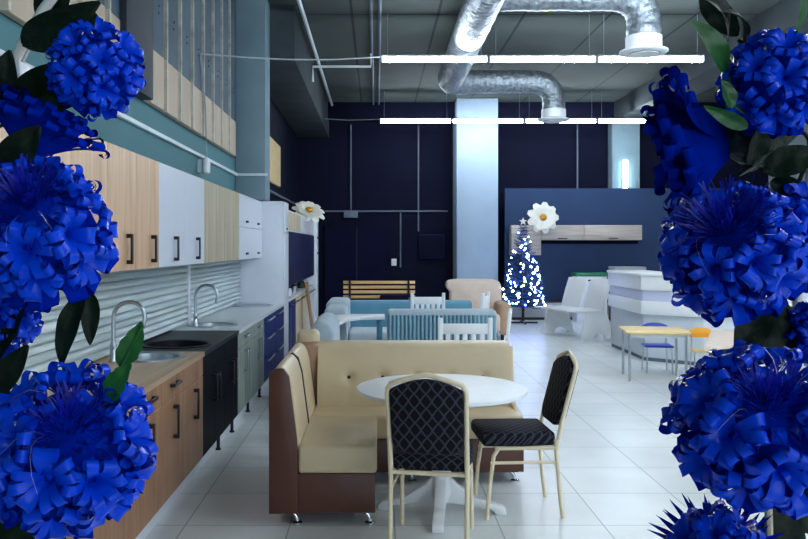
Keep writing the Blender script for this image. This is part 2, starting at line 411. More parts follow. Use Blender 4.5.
for y0, y1, lab, dr in ((2.42, 2.95, 'brown oak base cabinet at the near end, behind the lower left flower', 'pull'), (2.95, 3.48, 'brown oak base cabinet showing under the lower left blue flower', 'pull'), (3.48, 4.0, 'brown oak base cabinet with its front hidden by the lower left flower', 'pull'),
                    (4.0, 4.53, 'brown oak base cabinet with drawer, touching the lower left flower edge', 'pull'), (4.53, 5.05, 'brown oak base cabinet with drawer handle, second before the black cabinets', 'pull'), (5.05, 5.6, 'brown oak base cabinet with plain top strip, next to the black cabinet', 'blank')):
    base_cabinet(y0, y1, M['oak_base'], lab, oakg, 1, dr)
for y0, y1, lab in ((5.6, 6.4, 'black glossy base cabinet next to the brown oak ones'), (6.4, 7.0, 'black glossy base cabinet next to the grey-green wood ones')):
    base_cabinet(y0, y1, M['black_gloss'], lab, 'black glossy base cabinets', 2, 'blank')
for y0, y1, lab in ((7.0, 7.85, 'grey-green wood base cabinet next to the black cabinet'), (7.85, 8.62, 'grey-green wood base cabinet next to the glossy blue one')):
    base_cabinet(y0, y1, M['grey_wood'], lab, 'grey-green wood base cabinets', 2, 'pull', 'steel')
for y0, y1, lab in ((8.62, 9.55, 'glossy blue drawer cabinet next to the grey-green wood ones'), (9.55, 10.465, 'glossy blue drawer cabinet next to the tall white panel cabinet')):
    base_cabinet(y0, y1, M['blue_gloss'], lab, 'glossy blue base cabinets', 1, None, 'steel', 'drawers')

def worktop(name, y0, y1, mat, label, holes):
    b = bmesh.new(); x0, x1, z = XL+.002, XB+.012, .87
    ys = y0
    def quad(a, c): b.faces.new([b.verts.new(v) for v in ((x0, a, z), (x1, a, z), (x1, c, z), (x0, c, z))])
    for cx, cy, r in holes:
        a, c = cy-r-.05, cy+r+.05
        if a > ys: quad(ys, a)
        angs = [2*PI*i/40 for i in range(40)] + [math.atan2(v-cy, u-cx) % (2*PI) for u in (x0, x1) for v in (a, c)]
        angs = sorted(set(round(q, 6) for q in angs)); I, O = [], []
        for q in angs:
            dx, dy = math.cos(q), math.sin(q)
            tx = ((x1 if dx > 0 else x0)-cx)/dx if abs(dx) > 1e-9 else 1e9
            ty = ((c if dy > 0 else a)-cy)/dy if abs(dy) > 1e-9 else 1e9
            t = min(tx, ty)
            I.append(b.verts.new((cx+r*dx, cy+r*dy, z))); O.append(b.verts.new((cx+t*dx, cy+t*dy, z)))
        n = len(angs)
        for i in range(n): b.faces.new((I[i], O[i], O[(i+1) % n], I[(i+1) % n]))
        ys = c
    if ys < y1: quad(ys, y1)
    bmesh.ops.remove_doubles(b, verts=b.verts[:], dist=1e-4)
    ex = bmesh.ops.extrude_face_region(b, geom=b.faces[:])
    bmesh.ops.translate(b, vec=(0, 0, -.032), verts=[g for g in ex['geom'] if isinstance(g, bmesh.types.BMVert)])
    bmesh.ops.recalc_face_normals(b, faces=b.faces[:])
    m = MB(); m._add(b)
    return solo(name, m, mat, label, 'worktop', None, None, 30)
worktop('worktop', 2.42, 5.6, M['oak_top'], 'oak worktop with a round steel sink, on the brown oak cabinets', [(-1.5, 5.3, .2)])
worktop('worktop', 5.601, 7.0, M['black_top'], 'black worktop with a round black sink, on the black cabinets', [(-1.49, 6.0, .23)])
worktop('worktop', 7.001, 10.465, M['white_top'], 'long white worktop on the grey-green and blue cabinets', [(-1.53, 7.48, .2)])
def sink(cx, cy, r, mat, label):
    t = thing('sink', (cx, cy, .7), label, 'sink')
    pr = [(r+.035, .871), (r+.035, .877), (r+.01, .879), (r-.004, .872), (r-.012, .76), (r-.06, .72), (.03, .712), (.03, .71), (0, .71)]
    part('bowl', MB().lathe(pr, (cx, cy, 0), 40), mat, t)
    part('drain', MB().lathe([(.034, .713), (.034, .717), (.02, .717), (0, .714)], (cx, cy, 0), 16), M['chrome'], t)
sink(-1.5, 5.3, .2, M['steel'], 'round steel sink set in the oak worktop')
sink(-1.49, 6.0, .23, M['black_top'], 'large round black sink set in the black worktop')
sink(-1.53, 7.48, .2, M['steel'], 'round steel sink set in the white worktop')
hb = thing('hob', (-1.53, 9.9, .87), 'round dark hob with steel rim on the white worktop, by tall panel', 'hob')
part('rim', MB().lathe([(.255, .871), (.255, .879), (.24, .881), (.235, .877)], (-1.53, 9.9, 0), 40), M['steel'], hb)
part('plate', MB().lathe([(.236, .872), (.236, .877), (0, .878)], (-1.53, 9.9, 0), 40), pm('grey_glass', (120, 130, 140), .15), hb)
def faucet(x, y, label):
    t = thing('faucet', (x, y, .87), label, 'faucet', 'swan neck faucets')
    part('base', MB().lathe([(0, .872), (.028, .872), (.028, .88), (.022, .89), (.021, .98), (.016, 1.0), (0, 1.0)], (x, y, 0), 16), M['steel'], t)
    pts = [(x, y, .99), (x, y, 1.14)]
    for i in range(11): a = PI - PI*1.12*i/10; pts.append((x+.1+.1*math.cos(a), y, 1.15+.1*math.sin(a)))
    pts.append((pts[-1][0]-.008, y, pts[-1][2]-.03))
    part('spout', MB().tube(pts, .0135, 10), M['steel'], t)
    part('lever', MB().tube([(x, y-.015, .945), (x+.01, y-.05, .95), (x+.03, y-.085, .975)], .007, 8), M['steel'], t)
faucet(-1.67, 5.1, 'steel swan neck faucet at the round sink in the oak worktop')
faucet(-1.65, 7.32, 'steel swan neck faucet at the sink in the white worktop')
# ribbed splashback
def ribs(y0, y1, label, ph):
    b = bmesh.new(); rnd = random.Random(ph); z = .872; prof = [(XL+.002, z)]
    while z < 1.445:
        h = rnd.uniform(.046, .062); q0 = rnd.uniform(-.004, .005); prof += [(XL+.004, z+.004), (XL+.026+q0, z+.006), (XL+.038+q0, z+h*.30), (XL+.036+q0, z+h*.58), (XL+.022+q0, z+h*.88), (XL+.004, z+h)]; z += h
    prof.append((XL+.002, z)); z1 = 1.452
    prof = [(x, min(q, z1)) for x, q in prof]
    n = int((y1-y0)/.4)+1
    rows = [[b.verts.new((x+(rnd.uniform(-.003, .003) if 0 < i < len(prof)-1 else 0), y0+(y1-y0)*j/n, q)) for i, (x, q) in enumerate(prof)] for j in range(n+1)]
    for j in range(n):
        for i in range(len(prof)-1): b.faces.new((rows[j][i], rows[j][i+1], rows[j+1][i+1], rows[j+1][i]))
    m = MB(); m._add(b); bmesh.ops.recalc_face_normals(m.bm, faces=m.bm.faces[:])
    solo('splashback', m, M['rib'], label, 'splashback', None, None, 25)
ribs(2.42, 7.55, 'ribbed pale splashback behind the oak and black worktops', 3)
ribs(7.63, 10.46, 'ribbed pale splashback behind the long white worktop', 8)
solo('splashback_strip', MB().box(XL+.001, XL+.045, 7.552, 7.628, .872, 1.452, .004), M['white_gloss'], 'white vertical strip between the two ribbed splashbacks', 'trim strip')

def wall_cabinet(y0, y1, mat, label, group, doors, hys, rows=1, knob=False):
    t = thing('wall_cabinet', (-1.65, (y0+y1)/2, 1.454), label, 'cabinet', group)
    part('body', carcass(XL+.002, XU-.02, y0+.001, y1-.001, 1.455, 2.18, True), mat, t)
    w = (y1-y0)/doors; zh = (2.18-1.455)/rows; q = 0
    for i in range(doors):
        for j in range(rows):
            a, b = y0+i*w+.002, y0+(i+1)*w-.002; z0 = 1.455+j*zh+.002; z1 = 1.455+(j+1)*zh-.002
            dd = part('door', MB().box(XU-.02, XU, a, b, z0, z1, .002, 1), mat, t)
            if hys:
                hy = a+(b-a)*hys
                if knob: part('knob', MB().box(XU, XU+.024, hy-.05, hy+.05, z0+.05, z0+.075, .008), M['black_metal'], dd)
                else: part('handle', vhandle(XU, hy, 1.495, 1.675, .014), M['black_metal'], dd)
    return t
og = 'warm oak wall cabinets'
for y0, y1, lab in ((2.42, 2.9, 'warm oak wall cabinet at the near end, behind middle left flower'), (2.9, 3.4, 'warm oak wall cabinet hidden behind the middle left flower'), (3.4, 3.92, 'warm oak wall cabinet above the middle left flower'), (3.92, 4.45, 'warm oak wall cabinet, third from the white ones'),
                    (4.45, 4.98, 'warm oak wall cabinet with its handle touching the flower petals'), (4.98, 5.5, 'warm oak wall cabinet next to the white one')):
    wall_cabinet(y0, y1, M['oak_up'], lab, og, 1, .66)
wall_cabinet(5.5, 6.22, M['white_gloss'], 'white wall cabinet with black handle, next to the warm oak one', 'white wall cabinets', 1, .58)
wall_cabinet(6.22, 6.94, M['white_gloss'], 'white wall cabinet with black handle, next to the pale oak ones', 'white wall cabinets', 1, .58)
wall_cabinet(6.94, 7.8, M['pale_oak'], 'pale oak wall cabinet without handle, next to the white one', 'pale oak wall cabinets', 1, None)
wall_cabinet(7.8, 8.7, M['pale_oak'], 'pale oak wall cabinet without handle, next to small white doors', 'pale oak wall cabinets', 1, None)
wall_cabinet(8.7, 10.46, M['white_gloss'], 'white wall cabinet with four small doors and black knobs', None, 2, .55, 2, True)

tc_ = thing('tall_cabinet', (-1.51, 10.75, 0), 'tall white cabinet whose broad side panel closes the kitchen row', 'cabinet')
part('body', MB().box(XL+.001, XB-.02, 10.47, 10.98, .0, 2.19, .004), M['white_gloss'], tc_)
part('door', MB().box(XB-.02, XB+.004, 10.472, 10.978, .08, 1.78, .003), M['white_gloss'], tc_)
k = part('door', MB().box(XB-.02, XB+.004, 10.472, 10.978, 1.786, 2.185, .003), M['white_gloss'], tc_)
part('knob', MB().box(XB+.004, XB+.02, 10.7, 10.75, 1.82, 1.85, .005), M['black_metal'], k)

# row of kitchen display units beyond the tall cabinet
hu = thing('display_unit', (-1.51, 13.3, 0), 'long white display unit with dark glossy panel, beyond the tall cabinet', 'cabinet')
part('top_box', MB().box(XL+.001, XB, 11.0, 15.55, 1.81, 2.10, .005), M['white_gloss'], hu)
part('door', MB().box(XB, XB+.012, 11.02, 12.6, 1.83, 2.08, .003), M['beige_wood'], hu, 'beige wood door')
part('dark_panel', MB().box(XL+.001, XB, 11.0, 15.5, 1.05, 1.808, .004), M['screen'], hu)
up_ = part('end_panel', MB().box(XL+.001, XB+.05, 15.56, 15.9, 0, 2.12, .006), M['white_gloss'], hu)
for z in (1.45, 1.75): part('knob', MB().box(XB+.05, XB+.07, 15.6, 15.68, z, z+.04, .005), M['black_metal'], up_)
for a, b, m, lab in ((11.0, 12.0, 'blue_gloss', 'glossy navy base cabinet beyond the tall white cabinet'), (12.02, 13.9, 'beige_wood', 'beige wood base cabinet under the dark glossy panel'), (13.92, 15.54, 'counter_base', 'pale grey base cabinet at the far end of the display unit')):
    t = thing('base_cabinet', (-1.5, (a+b)/2, 0), lab, 'cabinet')
    part('body', MB().box(XL+.001, XB-.02, a, b, .1, .84, .003), M[m], t)
    part('plinth', MB().box(XL+.001, XB-.07, a, b, 0, .1), M['black_metal'], t)
    w = (b-a)/2
    for i in range(2):
        dd = part('door', MB().box(XB-.02, XB, a+i*w+.003, a+(i+1)*w-.003, .11, .83, .003), M[m], t)
        part('handle', hhandle(XB, a+i*w+.1, a+(i+1)*w-.1, .78), M['black_metal'], dd)
solo('worktop', MB().box(XL+.001, XB+.01, 11.0, 15.55, .842, .875, .004), M['white_top'], 'pale worktop under the dark glossy panel beyond the tall cabinet', 'worktop')
# clutter on that worktop: jars and cutting boards
def jar(y, h, r, mat, label):
    t = thing('jar', (-1.32, y, .877), label, 'jar')
    part('glass_body', MB().lathe([(0, .877), (r, .877), (r, .877+h*.75), (r*.7, .877+h*.85), (0, .877+h*.85)], (-1.32, y, 0), 12), mat, t)
    part('lid', MB().lathe([(r*.75, .877+h*.85), (r*.75, .877+h), (0, .877+h)], (-1.32, y, 0), 12), M['black_metal'], t)
jar(11.35, .15, .05, M['blue_plastic'], 'blue jar on the far pale worktop, next to the tall cabinet')
jar(11.9, .13, .06, M['white_gloss'], 'white jar on the far pale worktop under the dark panel')
jar(12.8, .12, .06, M['steel'], 'metal jar on the far pale worktop under the dark panel')
jar(14.0, .13, .07, M['green_dark'], 'dark green jar at the far end of the pale worktop')
solo('leaning_plank', MB().box(-.02, .02, -.09, .09, 0, 1.03, .006, 2, Matrix.Translation((-1.0, 12.96, .012)) @ Matrix.Rotation(R(-8), 4, 'Y')), M['plank'], 'brown plank leaning against the beige wood base cabinet front', 'plank')

# ------------------------------------------------------------------ decorative daisies
def daisy(loc, axis, rad, label):
    t = thing('daisy_ornament', loc, label, 'decorative flower', None)
    for ring, (n, L, el) in enumerate(((9, rad, 14), (8, rad*.78, 38))):
        for i in range(n):
            a = 2*PI*(i+.5*ring)/n; w = rad*.29
            def fn(u, v, L=L, w=w, el=el):
                s = u; ww = w*math.sin(PI*min(1, .12+.8*s))**.7
                y = (v-.5)*2*ww; r = .1*rad+s*L*.9
                z = math.sin(R(el))*s*L*.7 - .25*L*s*s + abs(v-.5)*.12*w + .02*rad*math.sin(9*s+i)
                return (r*math.cos(a)-y*math.sin(a), r*math.sin(a)+y*math.cos(a), z)
            m = MB().grid(fn, 8, 5); m.xform(Matrix.Translation(t.location)); part('petal', m, M['flower_white'], t, None, None, 80)
    m = MB().sphere((0, 0, .03), rad*.22, 1, 1, .55, 14, 8); m.xform(Matrix.Translation(t.location)); part('flower_centre', m, M['flower_gold'], t)
    t.rotation_euler = Vector(axis).to_track_quat('Z', 'Y').to_euler()
    return t
daisy(P(543, 217.5, 17.55), (.02, -1, .1), .35, 'large white daisy with golden centre on the wooden wall shelf')
daisy(P(309, 211, 14.0), (.3, -.55, .78), .3, 'large white daisy lying tilted on top of the white display unit')

# ------------------------------------------------------------------ cream corner sofa
S = thing('corner_sofa', (.2, 5.3, 0), 'cream and brown buttoned corner sofa around the round white table', 'sofa')
part('base', MB().prism([(-.6, 4.59), (-.01, 4.59), (-.01, 5.42), (.99, 5.42), (.99, 5.98), (-.6, 5.98)], 'xy', .078, .305, .008), M['brown'], S)
part('side_panel', MB().prism([(-.615, .078), (-.445, .078), (-.455, .5), (-.50, .86), (-.53, .905), (-.58, .905), (-.615, .88)], 'xz', 4.575, 4.605, .006), M['brown'], S)
def seat(x0, x1, y0, y1, z0=.305, z1=.468):
    m = MB().box(x0, x1, y0, y1, z0, z1, .022, 3); return m
part('seat_cushion', seat(-.45, 0, 4.58, 5.40), M['cream'], S)
part('seat_cushion', seat(-.45, .985, 5.40, 5.86, .305, .464), M['cream'], S)
def back_y(y0, y1):  # backrest running along depth, profile in xz
    pr = [(-.60, .33), (-.43, .33), (-.445, .5), (-.485, .80), (-.51, .88), (-.545, .915), (-.585, .905), (-.605, .86)]
    return MB().prism(pr, 'xz', y0, y1, .022, 3)
part('back_cushion', back_y(4.606, 5.18), M['cream'], S)
part('back_cushion', back_y(5.20, 5.80), M['cream'], S)
part('gap_piping', MB().prism([(-.598, .33), (-.426, .33), (-.441, .5), (-.481, .80), (-.506, .884), (-.545, .919), (-.6, .87)], 'xz', 5.172, 5.208), M['piping'], S)
part('corner_cushion', MB().prism([(-.605, 5.79), (-.45, 5.79), (-.42, 5.81), (-.405, 5.86), (-.405, 6.0), (-.605, 6.0)], 'xy', .33, .90, .03, 3), M['tan'], S, 'tan corner cushion')
part('corner_roll', MB().box(-.59, -.43, 5.9, 6.1, .86, .98, .04, 4), M['cream'], S)
BX = [-.2+.24*i for i in range(5)]
def bk(u, v):
    x = -.425+u*1.38; z = .40+v*.50
    y = 5.72+.10*v - .03*math.sin(PI*min(1, max(0, v*1.02)))
    for bx in BX:
        dd = math.hypot(x-bx, (z-.665)*1.0); y += .028*math.exp(-(dd/.035)**2) + .010*math.exp(-((x-bx)/.03)**2)*max(0, (.665-z))/.25*.8
    if v > .93: y += .05*((v-.93)/.07)**2
    return (x, y, z)
m = MB().grid(bk, 90, 30)
bm = m.bm
ex = bmesh.ops.extrude_edge_only(bm, edges=[e for e in bm.edges if e.is_boundary])
for v in [g for g in ex['geom'] if isinstance(g, bmesh.types.BMVert)]: v.co.y = 6.02
bmesh.ops.holes_fill(bm, edges=[e for e in bm.edges if e.is_boundary], sides=0)
bmesh.ops.recalc_face_normals(bm, faces=bm.faces[:])
lb = part('long_backrest', m, M['cream'], S)
for bx in BX: part('button', MB().sphere((bx, 5.765, .665), .013, 1, .6, 1, 10, 6), M['piping'], lb)
part('side_panel', MB().prism([(5.42, .08), (5.98, .08), (6.0, .86), (5.83, .88), (5.76, .5), (5.44, .44)], 'yz', .95, .985, .005), M['cream'], S)
for x, y in ((-.5, 4.66), (-.08, 4.66), (.9, 5.5), (.9, 5.92), (-.5, 5.92), (.2, 5.5)):
    m = MB().tube([(x, y, .08), (x+.012, y-.005, .066), (x+.032, y-.01, .045), (x+.04, y-.01, .012)], [.016, .015, .013, .012], 10)
    m.lathe([(0, 0), (.03, 0), (.03, .01), (.012, .018), (0, .018)], (x+.04, y-.01, 0), 14)
    part('foot', m, M['chrome'], S)

# round pedestal table
T = thing('round_table', (.39, 4.87, 0), 'round white pedestal table between cream sofa and dark chairs', 'table')
part('table_top', MB().lathe([(0, .722), (.50, .722), (.513, .728), (.516, .738), (.512, .748), (.505, .751), (0, .751)], (.39, 4.87, 0), 64), M['white_paint'], T)
part('pedestal', MB().lathe([(0, .722), (.16, .722), (.16, .70), (.05, .68), (.045, .4), (.055, .3), (.065, .12), (.05, .06), (0, .06)], (.39, 4.87, 0), 20), M['white_paint'], T)
for i in range(4):
    m = MB().prism([(.03, .06), (.03, .24), (.09, .17), (.22, .085), (.36, .05), (.385, .03), (.385, 0), (.33, 0), (.3, .03), (.15, .05)], 'xz', -.032, .032, .006)
    m.xform(Matrix.Translation((.39, 4.87, 0)) @ Matrix.Rotation(R(-8+90*i), 4, 'Z')); part('foot', m, M['white_paint'], T)

# banquet chairs: built facing +y
def banquet(label):
    t = thing('banquet_chair', (0, 0, 0), label, 'chair', 'dark patterned banquet chairs')
    r = .0125
    for s in (-1, 1):
        part('back_leg', MB().tube([(s*.20, -.24, 0), (s*.20, -.225, .12), (s*.2, -.20, .40), (s*.2, -.20, .46)], r, 10), M['chair_metal'], t)
        part('front_leg', MB().tube([(s*.20, .21, 0), (s*.198, .195, .2), (s*.195, .17, .37), (s*.19, .14, .415)], r, 10), M['chair_metal'], t)
    # side rails and stretchers
    fr_ = MB().tube([(-.195, .15, .415), (.195, .15, .415)], r, 8).tube([(-.195, -.2, .415), (.195, -.2, .415)], r, 8)
    part('seat_frame', fr_.tube([(-.195, .15, .415), (-.195, -.2, .415)], r, 8).tube([(.195, .15, .415), (.195, -.2, .415)], r, 8), M['chair_metal'], t)
    for s in (-1, 1): part('stretcher', MB().tube([(s*.199, .19, .33), (s*.2, -.205, .33)], .0095, 8), M['chair_metal'], t)
    # arched back frame
    def bp(x, z): return (x, -.20-max(0, z-.44)*.27, z)
    pts = [bp(-.2, .40), bp(-.2, .55), bp(-.2, .72), bp(-.202, .84), bp(-.198, .875), bp(-.182, .90), bp(-.14, .915), bp(-.07, .935), bp(-.03, .947), bp(0, .95)]
    pts += [(-x, y, z) for x, y, z in pts[-2::-1]]
    part('back_frame', MB().tube(pts, .0135, 10), M['chair_metal'], t)
    def outline(inset, zb):
        a = [(-.19, .87), (-.13, .90), (-.06, .922), (0, .93)]; o = [(-.186, zb+.06), (-.16, zb+.015), (-.12, zb)]
        L = [(x*(1-inset/.2), z-inset) for x, z in a]; B = [(x*(1-inset/.2), z+inset) for x, z in o]
        pts = L + [(-x, z) for x, z in L[-2::-1]] + [(-x, z) for x, z in B] + [(x, z) for x, z in B[::-1]]
        return pts
    m = MB().prism(outline(0, .53), 'xz', -.028, .028, .016, 3)
    for v in m.bm.verts: v.co.y += -.20-max(0, v.co.z-.44)*.27
    part('backrest', m, M['fabric'], t)
    m = MB().prism([(-.215, .24), (.215, .24), (.225, .0), (.2, -.2), (-.2, -.2), (-.225, .0)], 'xy', .425, .50, .028, 3)
    for v in m.bm.verts:
        if v.co.z > .47: v.co.z += .02*(1-(v.co.x/.23)**2)
    part('seat', m, M['fabric'], t)
    return t
ch = banquet('dark patterned banquet chair with its back to the viewer at round table')
ch.location = (.305, 4.40, 0); ch.rotation_euler = (0, 0, R(-10))
ch2 = dup(ch, (.845, 4.93, 0), R(90+3), 'dark patterned banquet chair standing side-on right of the round table')

# ------------------------------------------------------------------ grey-blue seating behind
B2 = thing('corner_sofa', (.4, 9.6, 0), 'teal and grey-blue corner sofa around the white table', 'sofa')
part('base', MB().prism([(-.62, 7.6), (.0, 7.6), (.0, 8.55), (-.3, 8.6), (-.3, 10.3), (1.3, 10.3), (1.3, 11.2), (-.62, 11.2)], 'xy', .06, .3, .01), M['teal_cloth'], B2)
part('seat_cushion', MB().box(-.36, .05, 7.6, 8.55, .3, .46, .04, 3), M['pale_cloth'], B2)
part('seat_cushion', MB().box(-.36, 1.28, 10.3, 10.95, .3, .51, .04, 3), M['pale_cloth'], B2)
part('long_backrest', MB().box(-.46, 1.3, 10.93, 11.2, .3, .86, .05, 4), M['teal_cloth'], B2)
part('wing_backrest', MB().prism([(-.64, .3), (-.38, .3), (-.40, .8), (-.44, .88), (-.52, .91), (-.6, .88), (-.64, .8)], 'xz', 7.5, 8.6, .04, 3), M['grey_cloth'], B2)
part('wing_backrest', MB().box(-.64, -.37, 9.72, 10.35, .3, .86, .06, 4), M['grey_cloth'], B2)
part('corner_cushion', MB().box(-.66, -.36, 10.36, 11.2, .3, .90, .07, 4), M['grey_cloth'], B2)
for x, y in ((-.55, 7.7), (-.1, 7.7), (1.2, 10.4), (1.2, 11.1), (-.55, 11.1)): part('foot', MB().lathe([(0, 0), (.025, 0), (.03, .06), (0, .06)], (x, y, 0), 10), M['black_metal'], B2)
T2 = thing('dining_table', (-.2, 9.2, 0), 'white boomerang shaped table between parts of the teal corner sofa', 'table')
part('table_top', MB().prism([(-.67, 8.72), (-.62, 9.4), (-.45, 9.62), (-.3, 9.68), (.09, 9.7), (.09, 9.4), (-.2, 9.33), (-.34, 9.12), (-.40, 8.72)], 'xy', .745, .79, .008), M['white_paint'], T2)
for x, y in ((.03, 9.55), (-.5, 9.1)): part('leg', MB().box(x-.035, x+.035, y-.035, y+.035, 0, .745, .004), M['teal_cloth'], T2)
# pleated loveseat, back to the viewer
PS = thing('loveseat', (.74, 9.0, 0), 'grey-blue loveseat showing its pleated back to the viewer', 'sofa')
n = 27
def pl(u, v):
    x = .12+u*1.2; y = 8.9 - .035*abs(math.sin(PI*n*u))**.6*(1 if u < .8 else .4) - .02*(1-v); return (x, y, .12+v*.72)
m = MB().grid(pl, n*6+1, 4)
part('pleated_back', m, M['pleat_cloth'], PS, None, None, 60)
part('backrest', MB().box(.11, 1.33, 8.90, 9.12, .12, .90, .05, 4), M['grey_cloth'], PS)
part('seat', MB().box(.12, 1.32, 9.1, 9.45, .14, .44, .05, 3), M['grey_cloth'], PS)
for s, x in ((0, .12), (1, 1.2)): part('armrest', MB().box(x, x+.12, 9.1, 9.45, .14, .62, .04, 3), M['grey_cloth'], PS)
for x in (.2, 1.24):
    for y in (8.98, 9.38): part('foot', MB().lathe([(0, 0), (.022, 0), (.028, .14), (0, .14)], (x, y, 0), 10), M['black_metal'], PS)
# white slatted chairs, built facing +y with the back at y=0
def slat_chair(label, h=.98, w=.42):
    t = thing('slatted_chair', (0, 0, 0), label, 'chair', 'white slat-back chairs')
    for s in (-1, 1):
        part('back_post', MB().prism([(-.02, 0), (.025, 0), (.022, .46), (-.03, h), (-.066, h), (-.022, .46)], 'yz', s*(w/2)-.02, s*(w/2)+.02, .005), M['white_paint'], t)
        part('front_leg', MB().box(s*(w/2-.01)-.02, s*(w/2-.01)+.02, .36, .40, 0, .43, .004), M['white_paint'], t)
    part('top_rail', MB().box(-w/2+.02, w/2-.02, -.052, -.03, h-.14, h-.05, .005), M['white_paint'], t)
    part('lower_rail', MB().box(-w/2+.02, w/2-.02, -.035, -.012, h-.40, h-.33, .005), M['white_paint'], t)
    for i in range(5):
        x = (i-2)*(w-.06)/5
        part('slat', MB().box(x-.02, x+.02, -.046, -.028, h-.36, h-.12, .003), M['white_paint'], t)
    part('seat', MB().box(-w/2, w/2, -.01, .42, .43, .46, .008), M['white_paint'], t)
    part('apron', MB().box(-w/2+.03, w/2-.03, .37, .39, .36, .43), M['white_paint'], t)
    return t
c1 = slat_chair('white slat-back chair standing closest behind the cream sofa', .985, .43)
c1.location = (.76, 6.98, 0)
c2 = slat_chair('white slat-back chair in front of the teal sofa back', 1.04, .38); c2.location = (.615, 9.78, 0)
dup(c1, (1.24, 7.78, 0), R(80), 'white slat-back chair turned side-on near the right end of cream sofa')
dup(c2, (1.28, 9.82, 0), R(72), 'white slat-back chair turned side-on in front of the beige armchair')

# beige armchair
A = thing('armchair', (1.72, 13.6, 0), 'beige upholstered armchair in front of the pale column', 'armchair')
ax, ay = 1.72, 13.5
part('backrest', MB().prism([(ax-.46, .3), (ax+.46, .3), (ax+.46, .9), (ax+.42, .99), (ax+.3, 1.03), (ax-.36, 1.03), (ax-.5, 1.0), (ax-.52, .88), (ax-.44, .82)], 'xz', ay+.55, ay+.8, .05, 4), M['arm_cloth'], A)
part('seat', MB().box(ax-.36, ax+.36, ay-.1, ay+.6, .16, .46, .06, 3), M['arm_cloth'], A)
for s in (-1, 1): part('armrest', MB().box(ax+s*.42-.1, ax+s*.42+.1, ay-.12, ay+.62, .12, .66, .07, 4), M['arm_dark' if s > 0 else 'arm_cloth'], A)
for s in (-1, 1):
    for y in (ay-.02, ay+.7): part('foot', MB().lathe([(0, 0), (.025, 0), (.03, .13), (0, .13)], (ax+s*.38, y, 0), 10), M['black_metal'], A)
# pine slat bench at the dark wall
Bn = thing('slat_bench', (.05, 14.6, 0), 'pine slat bench with black metal frame by the dark back wall', 'bench')
for i in range(5): part('back_slat', MB().box(-.62, .7, 14.78+.012*i, 14.81+.012*i, .56+i*.088, .615+i*.088, .006), M['bench_wood'], Bn)
for i in range(4): part('seat_slat', MB().box(-.62, .7, 14.3+i*.115, 14.39+i*.115, .43, .455, .006), M['bench_wood'], Bn)
for x in (-.5, .58):
    part('metal_frame', MB().tube([(x, 14.76, 0), (x, 14.74, .43), (x, 14.80, .985)], .022, 6).tube([(x, 14.28, 0), (x, 14.3, .42), (x, 14.76, .42)], .02, 6), M['black_metal'], Bn)
    part('armrest', MB().tube([(x, 14.27, .42), (x, 14.24, .64), (x, 14.5, .68), (x, 14.78, .66)], .026, 6), M['black_metal'], Bn)
solo('dark_cushion', MB().box(.05, .66, 14.42, 14.74, .457, .73, .05, 3), M['navy'], 'dark cushion lying at the right end of pine bench', 'cushion')

# ------------------------------------------------------------------ back right: partition furniture
Sh = thing('wall_shelf', (4.3, 17.8, 1.4), 'ashen wood wall cupboard with square end on the blue partition', 'shelf')
part('square_box', MB().box(2.95, 3.6, 17.66, 17.998, 1.41, 2.07, .004), M['shelf_wood'], Sh)
for a, b in ((3.605, 4.54), (4.545, 5.82)):
    part('long_box', MB().box(a, b, 17.68, 17.998, 1.74, 2.07, .004), M['shelf_wood'], Sh)
    dr = part('door', MB().box(a+.004, b-.004, 17.662, 17.68, 1.745, 2.065, .003), M['shelf_wood'], Sh)
    part('handle', MB().box((a+b)/2-.1, (a+b)/2+.1, 17.645, 17.662, 1.77, 1.79, .003), M['black_metal'], dr)
part('back_rail', MB().box(3.605, 5.82, 17.96, 17.998, 1.66, 1.738), M['navy'], Sh)
Lb = thing('low_cabinet', (4.3, 17.7, 0), 'long low grey cabinet along the blue partition behind the fir tree', 'cabinet')
part('body', MB().box(2.9, 5.2, 17.5, 17.98, .06, .38, .004), M['greybox'], Lb)
part('top', MB().box(2.88, 5.22, 17.47, 17.98, .38, .41, .004), M['black_metal'], Lb)
for a, b in ((2.91, 4.05), (4.06, 5.19)):
    dr = part('drawer', MB().box(a, b, 17.48, 17.5, .07, .375, .003), M['greybox'], Lb)
    part('handle', MB().box((a+b)/2-.12, (a+b)/2+.12, 17.465, 17.48, .25, .27, .003), M['black_metal'], dr)
part('plinth', MB().box(2.95, 5.15, 17.55, 17.95, 0, .06), M['black_metal'], Lb)
for a, b, z, m, tm, lab in ((4.22, 4.86, .97, 'white_gloss', 'green_lid', 'white cabinet with a green top, behind the white plywood chairs'), (5.03, 5.66, 1.1, 'greybox', 'greybox', 'grey cabinet standing behind the reception counter at blue partition')):
    t = thing('side_cabinet', ((a+b)/2, 17.2, 0), lab, 'cabinet')
    part('body', MB().box(a, b, 17.0, 17.42, 0, z, .005), M[m], t)
    part('top', MB().box(a-.02, b+.02, 16.98, 17.44, z, z+.07, .006), M[tm], t)
    dd = part('door', MB().box(a+.01, b-.01, 16.98, 17.0, .05, z-.01, .004), M[m], t)
    part('handle', MB().box((a+b)/2-.12, (a+b)/2+.12, 16.96, 16.98, z-.1, z-.07, .004), M['black_metal'], dd)

